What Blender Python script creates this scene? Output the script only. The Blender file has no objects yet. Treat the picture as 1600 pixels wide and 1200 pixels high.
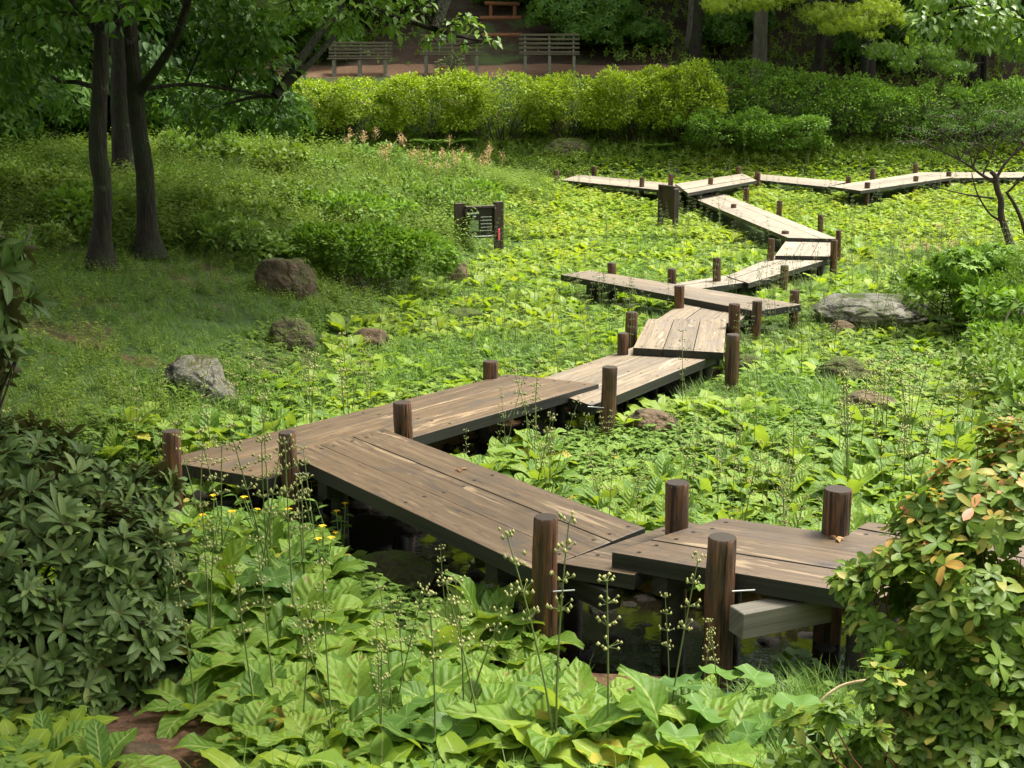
import bpy, bmesh, math, random, re
import numpy as np
from mathutils import Vector, Matrix, noise as mnoise

rng = np.random.default_rng(11)
random.seed(5)
SC = bpy.context.scene
COL = SC.collection
PI = math.pi
R_ = math.radians

# ------------------------------------------------------------------ camera
FPX, HORIZ, CZ = 2050.0, 130.0, 3.2
PITCH = math.atan((600 - HORIZ) / FPX)
cam = bpy.data.cameras.new('camera')
cam.sensor_width = 36; cam.lens = FPX / 1600 * 36
cam.clip_start = 0.05; cam.clip_end = 900
camo = bpy.data.objects.new('camera', cam); COL.objects.link(camo)
camo.location = (0, 0, CZ); camo.rotation_euler = (PI / 2 - PITCH, 0, 0)
SC.camera = camo
FW = np.array([0, math.cos(PITCH), -math.sin(PITCH)])
UPV = np.array([0, math.sin(PITCH), math.cos(PITCH)])

def ray(px, py):
    return np.array([(px - 800) / FPX, 0, 0]) + FW - (py - 600) / FPX * UPV
def at(px, py, z=0.0):
    d = ray(px, py); t = (z - CZ) / d[2]
    return np.array([0, 0, CZ]) + d * t
def atY(px, py, Y):
    d = ray(px, py); return np.array([0, 0, CZ]) + d * (Y / d[1])
def proj(P):
    P = np.asarray(P, float); D = P - np.array([0, 0, CZ])
    w = np.maximum(D @ FW, 1e-3)
    return 800 + D[..., 0] / w * FPX, 600 - (D @ UPV) / w * FPX, w

# ------------------------------------------------------------------ noise / terrain
def _h(i, j, s):
    v = np.sin(i * 127.1 + j * 311.7 + s * 74.7) * 43758.5453
    return v - np.floor(v)
def vnoise(x, y, s=0):
    x = np.asarray(x, float); y = np.asarray(y, float)
    i, j = np.floor(x), np.floor(y); u, v = x - i, y - j
    u = u * u * (3 - 2 * u); v = v * v * (3 - 2 * v)
    return (_h(i, j, s) * (1 - u) + _h(i + 1, j, s) * u) * (1 - v) + (_h(i, j + 1, s) * (1 - u) + _h(i + 1, j + 1, s) * u) * v
def sstep(a, b, x):
    t = np.clip((x - a) / (b - a), 0, 1); return t * t * (3 - 2 * t)
def segdist(x, y, pts):
    d = np.full(np.shape(x), 1e9)
    for (ax, ay), (bx, by) in zip(pts[:-1], pts[1:]):
        vx, vy = bx - ax, by - ay
        t = np.clip(((x - ax) * vx + (y - ay) * vy) / (vx * vx + vy * vy), 0, 1)
        d = np.minimum(d, np.hypot(x - ax - t * vx, y - ay - t * vy))
    return d
def pxline(l, z=-0.1): return [tuple(at(a, b, z)[:2]) for a, b in l]
STREAM = pxline([(1700, 1000), (1500, 1010), (1300, 1005), (1090, 1000), (980, 985), (840, 935), (700, 880), (590, 835), (470, 800), (330, 800), (200, 775)])
STREAM2 = pxline([(600, 830), (660, 755), (760, 705), (880, 660), (1010, 625), (1110, 590)])
LA, LB = at(170, 790)[:2], at(735, 425)[:2]
RA, RB = at(1640, 860)[:2], at(1470, 540)[:2]
def side(x, y, A, B):
    vx, vy = B[0] - A[0], B[1] - A[1]; n = math.hypot(vx, vy)
    return ((x - A[0]) * vy - (y - A[1]) * vx) / n      # + = right of A->B
def zg(x, y):
    x = np.asarray(x, float); y = np.asarray(y, float)
    z = 0.05 * (vnoise(x * .5, y * .5, 1) - .5) + 0.03 * (vnoise(x * 1.7, y * 1.7, 2) - .5)
    dl = np.maximum(-side(x, y, LA, LB), 0)
    bank = .33 * dl - .018 * dl * dl
    bank = np.where(dl > 8, .33 * 8 - .018 * 64, bank)
    z = z + bank * (1 - sstep(30, 41, y)) * (1 + .25 * (vnoise(x * .35, y * .35, 3) - .5)) * sstep(2.5, 7.5, y)
    dr = np.maximum(side(x, y, RA, RB), 0)
    z = z + np.minimum(.30 * dr, 1.6 + .02 * dr) * (1 - sstep(17, 24, y)) * sstep(3, 7, y)
    far = sstep(29, 35, y) * .28 + sstep(39.2, 42.4, y) * .87
    terr = (sstep(42.2, 44.4, y) * 2.05 + np.clip(y - 44, 0, 3.4) * .22) * (1 - sstep(5, 9, x) * .4)
    hill = np.maximum(y - 47.2, 0) * .52 + np.maximum(y - 46.0, 0) * .1
    hill = np.where(hill > 30, 30 + (hill - 30) * .1, hill)
    z = z + far + terr + hill * (1 + .15 * (vnoise(x * .2, y * .2, 5) - .5))
    z = z + np.maximum(6.3 - y, 0) ** 1.25 * .17                      # bank the photographer stands on
    sd = segdist(x, y, STREAM); s2 = segdist(x, y, STREAM2)
    z = z - .25 * (1 - sstep(.35, .95, sd + .25 * (vnoise(x * 2.3, y * 2.3, 8) - .5))) - .24 * (1 - sstep(.22, .6, s2 + .2 * (vnoise(x * 2.3, y * 2.3, 9) - .5)))
    return z
def atg(px, py, lo=3.0, hi=75.0):
    d = ray(px, py)
    Y = np.linspace(lo, hi, 2400); t = Y / d[1]
    X = d[0] * t; Z = CZ + d[2] * t
    k = np.argmax(Z <= zg(X, Y))
    return np.array([X[k], Y[k], float(zg(X[k], Y[k]))])

SOILS = []
for _x, _y, _r in ((255, 1150, .62), (340, 1130, .35), (960, 1080, .5), (1100, 1060, .4), (760, 1010, .35), (90, 515, .9), (330, 372, 1.0), (1530, 505, 1.0), (200, 560, .5)):
    _p = atg(_x, _y); SOILS.append((_p[0], _p[1], _r))

# ------------------------------------------------------------------ mesh helper
class Geo:
    def __init__(s): s.V, s.F, s.A, s.M, s.n = [], [], [], [], 0
    def add(s, v, f, a=None, m=0):
        v = np.asarray(v, np.float32).reshape(-1, 3); f = np.asarray(f, np.int32)
        if a is None: a = np.zeros((len(v), 3), np.float32)
        s.V.append(v); s.F.append(f + s.n); s.A.append(np.asarray(a, np.float32)); s.M.append(np.full(len(f), m, np.int32)); s.n += len(v)
    def tube(s, pts, rad, sides=8, m=0, rnd=None, rough=0.0, cap=True):
        pts = np.asarray(pts, float); k = len(pts); rad = np.broadcast_to(np.asarray(rad, float), (k,))
        tan = np.gradient(pts, axis=0); tan /= np.linalg.norm(tan, axis=1)[:, None] + 1e-9
        ref = np.array([0, 0, 1.0]) if abs(tan[:, 2]).mean() < .8 else np.array([1.0, 0, 0])
        u = np.cross(tan, ref); u /= np.linalg.norm(u, axis=1)[:, None] + 1e-9; w = np.cross(tan, u)
        th = np.arange(sides) * 2 * PI / sides
        rr = rad[:, None] * np.ones((1, sides))
        if rough: rr = rr * (1 + rough * (rng.random((k, sides)) - .5))
        P = pts[:, None] + rr[..., None] * (np.cos(th)[None, :, None] * u[:, None] + np.sin(th)[None, :, None] * w[:, None])
        i = np.arange(k - 1)[:, None] * sides; j = np.arange(sides)[None]; j2 = (j + 1) % sides
        q = np.stack([i + j, i + j2, i + sides + j2, i + sides + j], -1).reshape(-1, 4)
        r = rng.random() if rnd is None else rnd
        L = np.concatenate([[0], np.cumsum(np.linalg.norm(np.diff(pts, axis=0), axis=1))])
        A = np.zeros((k, sides, 3)); A[..., 1] = L[:, None] / max(L[-1], 1e-6); A[..., 2] = r
        s.add(P.reshape(-1, 3), q, A.reshape(-1, 3), m)
        if cap and sides >= 5:
            c = P[-1].mean(0); e = (k - 1) * sides
            v = np.vstack([P[-1], c[None]]); f = np.array([[a, (a + 1) % sides, sides, sides] for a in range(sides)])
            s.add(v, f, np.tile([0, 1, r], (sides + 1, 1)), m)
    def stamp(s, tpl, pos, Rm, sc, rnd=None, m=0):
        v, f, a = tpl; N = len(pos)
        if not N: return
        sc = np.broadcast_to(np.asarray(sc, float), (N,))
        P = np.einsum('nij,kj->nki', Rm, v) * sc[:, None, None] + np.asarray(pos)[:, None]
        F = (f[None] + (np.arange(N) * len(v))[:, None, None]).reshape(-1, f.shape[1])
        A = np.tile(a[None], (N, 1, 1)).astype(np.float32)
        if rnd is not None:
            A[..., 2] = np.clip(A[..., 2] * .45 + np.asarray(rnd)[:, None] * .55, 0, 1)
        s.add(P.reshape(-1, 3), F, A.reshape(-1, 3), m)
    def arrays(s):
        V = np.concatenate(s.V); A = np.concatenate(s.A); F = np.concatenate(s.F); M = np.concatenate(s.M); return V, F, A, M
    def tpl(s):
        V, F, A, M = s.arrays(); return V, F, A
    def build(s, name, mats, parent=None, smooth=True):
        V, F, A, M = s.arrays()
        me = bpy.data.meshes.new(name)
        me.vertices.add(len(V)); me.vertices.foreach_set('co', V.ravel())
        tri = F[:, 2] == F[:, 3]
        cnt = np.where(tri, 3, 4).astype(np.int32)
        st = np.concatenate([[0], np.cumsum(cnt)[:-1]]).astype(np.int32)
        keep = np.ones(F.shape, bool); keep[tri, 3] = False
        li = F[keep]
        me.loops.add(len(li)); me.loops.foreach_set('vertex_index', li.astype(np.int32))
        me.polygons.add(len(F)); me.polygons.foreach_set('loop_start', st)
        try: me.polygons.foreach_set('loop_total', cnt)
        except Exception: pass
        me.polygons.foreach_set('material_index', M)
        me.polygons.foreach_set('use_smooth', np.full(len(F), smooth))
        at_ = me.attributes.new('leaf', 'FLOAT_VECTOR', 'POINT'); at_.data.foreach_set('vector', A.ravel())
        for m in (mats if isinstance(mats, (list, tuple)) else [mats]): me.materials.append(m)
        me.update(); me.validate()
        o = bpy.data.objects.new(name, me); COL.objects.link(o)
        if parent is not None: o.parent = parent
        return o

def tag(o, label=None, cat=None, group=None, kind=None):
    if label: o['label'] = label
    if cat: o['category'] = cat
    if group: o['group'] = group
    if kind: o['kind'] = kind
    return o
def empty(name, loc, label, cat, group=None):
    o = bpy.data.objects.new(name, None); COL.objects.link(o); o.location = loc; o.empty_display_size = .1
    return tag(o, label, cat, group)
def local(o, p):            # parts are given in world metres; shift the mesh to its thing's base
    o.data.transform(Matrix.Translation(-Vector(p))); return o
def copy_tree(o, parent=None):
    c = o.copy(); COL.objects.link(c)
    if parent is not None: c.parent = parent
    for ch in list(o.children): copy_tree(ch, c)
    return c

def frames(ax, up):
    ax = ax / (np.linalg.norm(ax, axis=1)[:, None] + 1e-9)
    z = up - (up * ax).sum(1)[:, None] * ax; z /= np.linalg.norm(z, axis=1)[:, None] + 1e-9
    y = np.cross(z, ax); return np.stack([ax, y, z], 2)
def rotz(a, tilt=0.0):
    n = len(a); c, s = np.cos(a), np.sin(a); M = np.zeros((n, 3, 3)); M[:, 0, 0] = c; M[:, 0, 1] = -s; M[:, 1, 0] = s; M[:, 1, 1] = c; M[:, 2, 2] = 1
    if tilt:
        t = rng.normal(0, tilt, n); T = np.zeros((n, 3, 3)); T[:, 0, 0] = np.cos(t); T[:, 0, 2] = np.sin(t); T[:, 2, 0] = -np.sin(t); T[:, 2, 2] = np.cos(t); T[:, 1, 1] = 1
        M = M @ T
    return M

PROF = {'obov': lambda t: np.clip(1.75 * t ** .75 * (1 - t ** 3.2) * .86 + .10 * (1 - t), 0, 2),
        'lance': lambda t: np.sin(PI * np.clip(t, 0, 1) ** .8) ** .8,
        'round': lambda t: np.sqrt(np.clip(1 - (2 * t - 1) ** 2, 0, 1)),
        'ovate': lambda t: np.sin(PI * t ** .62) ** .9,
        'blade': lambda t: 1 - t ** 1.5}
def leaf(L=1, W=.4, prof='lance', nl=5, na=2, a0=0.0, arch=0.0, fold=.2, wave=0.0, tooth=0.0, rnd=None, twist=0.0, pet=0.0):
    """one leaf from the origin along +x, bending down; attribute = (across, along, random)"""
    t = np.linspace(0, 1, nl + 1); ang = a0 - arch * t
    x = np.concatenate([[0], np.cumsum(np.cos((ang[1:] + ang[:-1]) / 2))]) * L / nl
    z = np.concatenate([[0], np.cumsum(np.sin((ang[1:] + ang[:-1]) / 2))]) * L / nl
    tt = np.clip((t - pet) / (1 - pet), 0, 1)
    w = np.maximum(PROF[prof](tt), .04) * W / 2
    if tooth: w = w * (1 + tooth * ((np.arange(nl + 1) % 2) * 2 - 1))
    u = np.linspace(-1, 1, na + 1)
    X = x[:, None] + 0 * u; Y = w[:, None] * u
    nx, nz = -np.sin(ang), np.cos(ang)
    lift = fold * np.abs(Y)
    if wave:
        ph = rng.random() * 6; lift = lift + wave * W * np.abs(u)[None] ** 2 * np.sin(t * 15 + ph)[:, None] * np.sign(u)[None] + wave * W * .5 * np.sin(t * 9 + ph)[:, None]
    X = X + lift * nx[:, None]; Z = z[:, None] + lift * nz[:, None] + twist * Y * t[:, None]
    v = np.stack([X, Y, Z], -1).reshape(-1, 3)
    i = np.arange(nl)[:, None] * (na + 1); j = np.arange(na)[None]
    f = np.stack([i + j, i + na + 1 + j, i + na + 2 + j, i + j + 1], -1).reshape(-1, 4)
    a = np.zeros((nl + 1, na + 1, 3)); a[..., 0] = u[None]; a[..., 1] = t[:, None]; a[..., 2] = rng.random() if rnd is None else rnd
    return v, f, a.reshape(-1, 3)
def xf(tp, az=0.0, pos=(0, 0, 0), s=1.0, tilt=0.0):
    v, f, a = tp; c, sn = math.cos(az), math.sin(az)
    if tilt:
        ct, st = math.cos(tilt), math.sin(tilt); v = v @ np.array([[ct, 0, st], [0, 1, 0], [-st, 0, ct]])
    M = np.array([[c, -sn, 0], [sn, c, 0], [0, 0, 1]])
    return (v * s) @ M.T + np.asarray(pos), f, a

# ------------------------------------------------------------------ materials
class NT:
    def __init__(s, name):
        s.m = bpy.data.materials.new(name); s.m.use_nodes = True; s.t = s.m.node_tree; s.t.nodes.clear()
        s.out = s.t.nodes.new('ShaderNodeOutputMaterial')
    def n(s, typ, **kw):
        o = s.t.nodes.new('ShaderNode' + typ)
        for k, v in kw.items(): setattr(o, k, v)
        return o
    def set(s, sock, v):
        if hasattr(v, 'is_linked'): s.t.links.new(v, sock)
        elif v is not None:
            if hasattr(sock.default_value, '__len__') and len(sock.default_value) == 4 and len(v) == 3: v = (*v, 1)
            sock.default_value = v
    def math(s, op, a, b=0.0, c=0.0):
        o = s.n('Math', operation=op); s.set(o.inputs[0], a); s.set(o.inputs[1], b); s.set(o.inputs[2], c); return o.outputs[0]
    def mix(s, f, a, b, bt='MIX'):
        o = s.n('Mix', data_type='RGBA', blend_type=bt); s.set(o.inputs[0], f); s.set(o.inputs[6], a); s.set(o.inputs[7], b); return o.outputs[2]
    def ramp(s, f, stops, interp='LINEAR'):
        o = s.n('ValToRGB'); o.color_ramp.interpolation = interp; e = o.color_ramp.elements
        while len(e) < len(stops): e.new(.5)
        for q, (p, c) in zip(e, stops):
            q.position = p; q.color = (*c, 1) if hasattr(c, '__len__') else (c, c, c, 1)
        s.set(o.inputs[0], f); return o.outputs[0]
    def noise(s, vec, scale, detail=3, rough=.55, dist=0.0):
        o = s.n('TexNoise'); s.set(o.inputs['Vector'], vec); o.inputs['Scale'].default_value = scale; o.inputs['Detail'].default_value = detail
        o.inputs['Roughness'].default_value = rough; o.inputs['Distortion'].default_value = dist; return o.outputs[0]
    def vmul(s, v, k):
        o = s.n('VectorMath', operation='MULTIPLY'); s.set(o.inputs[0], v); o.inputs[1].default_value = k; return o.outputs[0]
    def vadd(s, a, b):
        o = s.n('VectorMath', operation='ADD'); s.set(o.inputs[0], a); s.set(o.inputs[1], b); return o.outputs[0]
    def bump(s, h, st=.3, d=.02):
        o = s.n('Bump'); s.set(o.inputs['Height'], h); o.inputs['Strength'].default_value = st; o.inputs['Distance'].default_value = d; return o.outputs[0]
    def bsdf(s, col, rough=.6, spec=.5, normal=None, metal=0.0):
        o = s.n('BsdfPrincipled'); s.set(o.inputs['Base Color'], col); s.set(o.inputs['Roughness'], rough); s.set(o.inputs['Specular IOR Level'], spec); o.inputs['Metallic'].default_value = metal
        if normal is not None: s.set(o.inputs['Normal'], normal)
        return o.outputs[0]
    def end(s, sh): s.t.links.new(sh, s.out.inputs[0]); return s.m
    def leaf(s):
        a = s.n('Attribute', attribute_name='leaf'); x = s.n('SeparateXYZ'); s.t.links.new(a.outputs['Vector'], x.inputs[0]); return x.outputs, a.outputs['Vector']
    def obj(s): return s.n('TexCoord').outputs['Object']
    def pos(s): return s.n('NewGeometry').outputs['Position']

def leaf_mat(name, stops, transl=.3, rough=.45, spec=.4, rib=None, veins=0, under=None, tcol=None, patch=None, edge=None, base=None):
    k = NT(name); (lu, lv, rn), _ = k.leaf()
    c = k.ramp(rn, stops)
    if patch is not None:
        pn = k.noise(k.pos(), .55, 2); c = k.mix(k.math('MULTIPLY', k.ramp(pn, [(.42, 0.0), (.66, 1.0)]), .55), c, patch)
    au = k.math('ABSOLUTE', lu); nrm = None
    if edge is not None:
        ef = k.math('MULTIPLY', k.ramp(k.math('MAXIMUM', au, lv), [(.6, 0.0), (1.0, 1.0)]), k.ramp(rn, [(.62, 0.0), (.85, .7)])); c = k.mix(ef, c, edge)
    if base is not None: c = k.mix(k.ramp(lv, [(0.0, .8), (.22, 0.0)]), c, base)
    if veins:
        w = k.math('SINE', k.math('MULTIPLY', k.math('SUBTRACT', lv, k.math('MULTIPLY', au, .16)), veins * 6.283))
        vf = k.ramp(w, [(.78, 0.0), (1.0, .13)])
        c = k.mix(vf, c, rib if rib else (1, 1, 1)); nz = k.noise(k.obj(), 45, 2)
        nrm = k.bump(k.math('ADD', k.math('MULTIPLY', w, -.5), nz), .55, .010)
        bl = k.noise(k.obj(), 21, 4, .65); c = k.mix(k.math('MULTIPLY', k.ramp(bl, [(.60, 0.0), (.66, .75)]), k.ramp(rn, [(.35, 0.0), (.6, 1.0)])), c, (.20, .13, .035))
    if rib is not None: c = k.mix(k.ramp(au, [(.03, .85), (.11, 0.0)]), c, rib)
    if under is not None: c = k.mix(k.n('NewGeometry').outputs['Backfacing'], c, under)
    p = k.bsdf(c, rough, spec, nrm)
    tr = k.n('BsdfTranslucent'); k.set(tr.inputs[0], k.mix(1.0, c, tcol if tcol else (1.25, 1.25, .7), 'MULTIPLY'))
    mx = k.n('MixShader'); mx.inputs[0].default_value = transl
    k.t.links.new(p, mx.inputs[1]); k.t.links.new(tr.outputs[0], mx.inputs[2])
    return k.end(mx.outputs[0])

M = {}
def make_materials():
    M['primrose'] = leaf_mat('primrose_leaf', [(0, (.075, .155, .018)), (.35, (.12, .215, .024)), (.75, (.18, .285, .036)), (.93, (.27, .325, .04)), (.975, (.40, .34, .05)), (1, (.32, .20, .045))],
                             .40, .5, .26, rib=(.30, .37, .11), veins=9, under=(.19, .27, .06), tcol=(1.45, 1.4, .45))
    M['primrose_far'] = leaf_mat('primrose_leaf_mass', [(0, (.095, .185, .014)), (.4, (.16, .265, .019)), (.78, (.25, .345, .028)), (.93, (.38, .39, .04)), (.98, (.45, .30, .06)), (1, (.3, .16, .05))],
                                 .42, .5, .22, rib=(.36, .42, .14), patch=(.31, .36, .045), tcol=(1.45, 1.4, .45))  # raised and yellowed so the far meadow's strong sun sits in the colour
    M['herb'] = leaf_mat('herb_leaf', [(0, (.06, .125, .018)), (.5, (.12, .21, .028)), (1, (.19, .285, .045))], .34, .55, .2, rib=(.22, .32, .12), patch=(.17, .25, .05))
    M['herb_dark'] = leaf_mat('bank_leaf', [(0, (.06, .115, .014)), (.5, (.115, .19, .02)), (.9, (.17, .25, .03)), (1, (.22, .24, .04))], .35, .55, .25, patch=(.17, .23, .025))
    M['grass'] = leaf_mat('grass_blade', [(0, (.06, .13, .02)), (.5, (.11, .21, .03)), (.9, (.18, .27, .05)), (1, (.28, .26, .09))], .35, .5, .3, patch=(.15, .21, .03))
    M['round'] = leaf_mat('butterbur_leaf', [(0, (.06, .135, .024)), (1, (.105, .20, .03))], .35, .5, .28, rib=(.22, .32, .11))
    M['rhodo'] = leaf_mat('rhododendron_leaf', [(0, (.042, .078, .015)), (.6, (.082, .132, .028)), (.95, (.14, .19, .045)), (1, (.18, .11, .03))], .12, .5, .22, rib=(.15, .18, .09), under=(.085, .080, .03), base=(.15, .12, .04))
    M['azalea'] = leaf_mat('azalea_leaf', [(0, (.055, .115, .013)), (.4, (.10, .175, .019)), (.66, (.185, .26, .032)), (.76, (.34, .31, .055)), (.86, (.58, .28, .07)), (1, (.62, .24, .16))], .38, .5, .28, rib=(.22, .28, .09), edge=(.45, .22, .10))
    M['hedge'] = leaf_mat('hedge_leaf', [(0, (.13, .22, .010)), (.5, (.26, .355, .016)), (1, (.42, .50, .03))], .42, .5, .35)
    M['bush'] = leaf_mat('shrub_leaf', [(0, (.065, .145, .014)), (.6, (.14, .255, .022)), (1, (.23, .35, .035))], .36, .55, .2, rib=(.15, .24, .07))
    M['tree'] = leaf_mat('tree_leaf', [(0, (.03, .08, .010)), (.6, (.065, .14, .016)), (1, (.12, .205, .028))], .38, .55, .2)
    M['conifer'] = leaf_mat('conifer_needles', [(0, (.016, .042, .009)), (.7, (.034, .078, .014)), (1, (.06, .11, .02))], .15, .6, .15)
    M['tree_lit'] = leaf_mat('lit_tree_leaf', [(0, (.07, .15, .02)), (.6, (.13, .23, .035)), (1, (.22, .32, .06))], .4, .4, .4, rib=(.2, .28, .08))  # lighter copy of the tree leaf, with the sunlight in its colour
    M['maple'] = leaf_mat('maple_leaf', [(0, (.18, .26, .025)), (1, (.34, .42, .05))], .45, .5, .3)
    M['stem'] = leaf_mat('green_stem', [(0, (.10, .13, .04)), (1, (.16, .20, .06))], .05, .5, .3)
    M['seed'] = leaf_mat('seed_capsule', [(0, (.22, .24, .08)), (1, (.40, .38, .14))], .1, .5, .3)
    M['plume'] = leaf_mat('pink_plume', [(0, (.40, .25, .13)), (1, (.50, .36, .20))], .2, .7, .2)
    M['petal'] = leaf_mat('yellow_petal', [(0, (.75, .42, .01)), (1, (.85, .55, .03))], .2, .5, .3)
    M['deadleaf'] = leaf_mat('dead_leaf', [(0, (.10, .045, .02)), (.6, (.20, .09, .035)), (1, (.34, .20, .08))], .1, .7, .2)
    # wood of the decks
    def deck(name, stops, pale, stain, rough):
        k = NT(name); _, v = k.leaf()
        g = k.noise(k.vmul(v, (.55, 26, 11)), 1.0, 6, .62, .35)
        ring = k.noise(k.vmul(v, (.5, 6.5, 7)), 1.0, 2, .5, .4)
        wv = k.math('FRACT', k.math('MULTIPLY', ring, 16))
        c = k.ramp(g, stops)
        c = k.mix(k.math('MULTIPLY', k.ramp(wv, [(0, 1.0), (.22, 0.0), (.9, 0.0), (1, 1.0)]), .42), c, tuple(x * .45 for x in stops[0][1]))
        p = k.noise(k.vmul(v, (1.1, 9, 5)), 1.0, 4, .6, 1.2)
        c = k.mix(k.ramp(p, [(.60, 0.0), (.68, .75)]), c, pale)
        s_ = k.noise(k.vmul(v, (2.1, 4, 9)), 1.0, 5, .65, .5)
        c = k.mix(k.ramp(s_, [(.52, 0.0), (.68, .75)]), c, stain)
        x = k.n('SeparateXYZ'); k.t.links.new(v, x.inputs[0]); c = k.mix(1.0, c, k.ramp(x.outputs[2], [(0, (.78, .78, .80)), (1, (1.2, 1.16, 1.1))]), 'MULTIPLY')
        fine = k.noise(k.vmul(v, (6, 160, 13)), 1.0, 3)
        crk = k.noise(k.vmul(v, (.9, 19, 3)), 1.0, 2, .5, .25); crf = k.ramp(k.math('ABSOLUTE', k.math('SUBTRACT', crk, .5)), [(.003, .85), (.011, 0.0)])
        c = k.mix(k.math('MULTIPLY', crf, k.ramp(p, [(.45, 0.0), (.55, 1.0)])), c, (.012, .009, .006))
        nrm = k.bump(k.math('ADD', k.math('ADD', g, k.math('MULTIPLY', fine, .5)), k.math('MULTIPLY', wv, .15)), .45, .006)
        return k.end(k.bsdf(c, k.ramp(s_, [(.3, rough), (.7, rough - .16)]), .45, nrm))
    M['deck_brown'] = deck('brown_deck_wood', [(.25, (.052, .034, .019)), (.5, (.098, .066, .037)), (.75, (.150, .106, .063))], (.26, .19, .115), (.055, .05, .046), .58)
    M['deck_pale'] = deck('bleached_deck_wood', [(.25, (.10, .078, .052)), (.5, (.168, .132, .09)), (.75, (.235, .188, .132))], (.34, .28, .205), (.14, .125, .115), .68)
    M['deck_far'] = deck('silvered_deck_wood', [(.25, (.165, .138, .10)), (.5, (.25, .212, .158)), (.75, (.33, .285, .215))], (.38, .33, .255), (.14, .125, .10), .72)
    k = NT('dark_wet_shaded_wood'); _, v = k.leaf(); g = k.noise(k.vmul(v, (.8, 40, 40)), 1.0, 5, .6)
    M['wood_dark'] = k.end(k.bsdf(k.ramp(g, [(.3, (.007, .0075, .006)), (.7, (.028, .027, .021))]), .55, .4, k.bump(g, .4, .006)))  # dark stain of the deck sides, with their shade mixed into the colour
    k = NT('grey_beam_wood'); _, v = k.leaf(); g = k.noise(k.vmul(v, (.8, 40, 40)), 1.0, 5, .6)
    M['beam'] = k.end(k.bsdf(k.ramp(g, [(.3, (.06, .054, .042)), (.7, (.15, .135, .105))]), .65, .4, k.bump(g, .4, .006)))
    k = NT('bolt_hole'); M['hole'] = k.end(k.bsdf((.006, .005, .004), .5, .5))
    k = NT('post_wood'); ob = k.obj(); _, v = k.leaf(); x = k.n('SeparateXYZ'); k.t.links.new(v, x.inputs[0])
    oi = k.n('ObjectInfo').outputs['Random']; off = k.n('CombineXYZ'); k.set(off.inputs[0], k.math('MULTIPLY', oi, 40)); k.set(off.inputs[1], k.math('MULTIPLY', oi, 17))
    ov = k.vadd(ob, off.outputs[0])
    g = k.noise(k.vmul(ov, (55, 55, 3.2)), 1.0, 6, .65, .3); p = k.noise(k.vmul(ov, (14, 14, 2.2)), 1.0, 4, .6, .8)
    c = k.ramp(g, [(.28, (.014, .008, .005)), (.5, (.098, .039, .015)), (.72, (.23, .098, .036))])
    c = k.mix(k.ramp(p, [(.52, 0.0), (.62, .8)]), c, (.022, .014, .010))
    c = k.mix(k.ramp(p, [(.26, .55), (.36, 0.0)]), c, (.26, .17, .085))
    c = k.mix(k.math('MULTIPLY', oi, .3), c, k.ramp(g, [(.3, (.03, .026, .020)), (.7, (.12, .10, .078))]))
    ck = k.noise(k.vmul(ov, (30, 30, 1.1)), 1.0, 3, .5, .6); c = k.mix(k.ramp(ck, [(.37, .9), (.41, 0.0)]), c, (.006, .004, .003))
    sz = k.n('SeparateXYZ'); k.t.links.new(k.pos(), sz.inputs[0]); c = k.mix(k.math('MULTIPLY', k.ramp(sz.outputs[2], [(0.0, .75), (.22, 0.0)]), p), c, (.018, .022, .008))
    M['post'] = k.end(k.bsdf(c, .5, .45, k.bump(k.math('ADD', k.math('ADD', g, p), k.math('MULTIPLY', k.ramp(ck, [(.36, 0.0), (.42, 1.0)]), 1.5)), .8, .014)))
    k = NT('post_top_wood'); ob = k.obj(); r = k.n('TexWave', wave_type='RINGS'); r.rings_direction = 'Z'; k.set(r.inputs[0], ob); r.inputs['Scale'].default_value = 38; r.inputs['Distortion'].default_value = 3
    M['posttop'] = k.end(k.bsdf(k.ramp(r.outputs[1], [(0, (.018, .013, .009)), (1, (.05, .036, .026))]), .7, .3))
    def bark(name, c0, c1, moss, mf):
        k = NT(name); ob = k.obj(); g = k.noise(k.vmul(ob, (14, 14, 3.5)), 1.0, 7, .65, .4); p = k.noise(ob, 2.3, 4, .6)
        c = k.ramp(g, [(.3, c0), (.7, c1)]); c = k.mix(k.math('MULTIPLY', k.ramp(p, [(.45, 0.0), (.6, 1.0)]), mf), c, moss)
        l = k.noise(ob, 5.5, 4, .6); c = k.mix(k.ramp(l, [(.64, 0.0), (.70, .35)]), c, (.15, .15, .12))
        return k.end(k.bsdf(c, .85, .25, k.bump(k.math('ADD', g, k.noise(k.vmul(ob, (40, 40, 7)), 1.0, 4)), 1.0, .05)))
    M['bark'] = bark('dark_bark', (.009, .007, .005), (.034, .025, .017), (.022, .032, .009), .7)
    M['bark_pale'] = bark('pale_bark', (.05, .045, .035), (.14, .125, .10), (.06, .075, .03), .6)
    k = NT('twig_bark'); M['twig'] = k.end(k.bsdf(k.ramp(k.noise(k.obj(), 30, 3), [(.3, (.018, .013, .010)), (.7, (.06, .042, .03))]), .8, .3))
    k = NT('red_twig'); M['redtwig'] = k.end(k.bsdf((.11, .035, .02), .6, .3))
    def stone(name, c0, c1, lich, moss, mlo, mhi):
        k = NT(name); ob = k.obj(); a = k.noise(ob, 3.0, 6, .6, .4); b = k.noise(ob, 26, 5, .7); d = k.noise(k.vadd(ob, (3, 7, 2)), 2.6, 5, .6, .6)
        c = k.ramp(a, [(.3, c0), (.7, c1)]); c = k.mix(k.ramp(d, [(.54, 0.0), (.585, .9)]), c, lich)
        c = k.mix(k.math('MULTIPLY', k.ramp(b, [(.3, 1.0), (.6, 0.0)]), .5), c, tuple(x * .5 for x in c0))
        nz = k.n('SeparateXYZ'); k.t.links.new(k.n('NewGeometry').outputs['Normal'], nz.inputs[0])
        e = k.noise(k.vadd(ob, (9, 1, 5)), 3.2, 5, .65)
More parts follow.
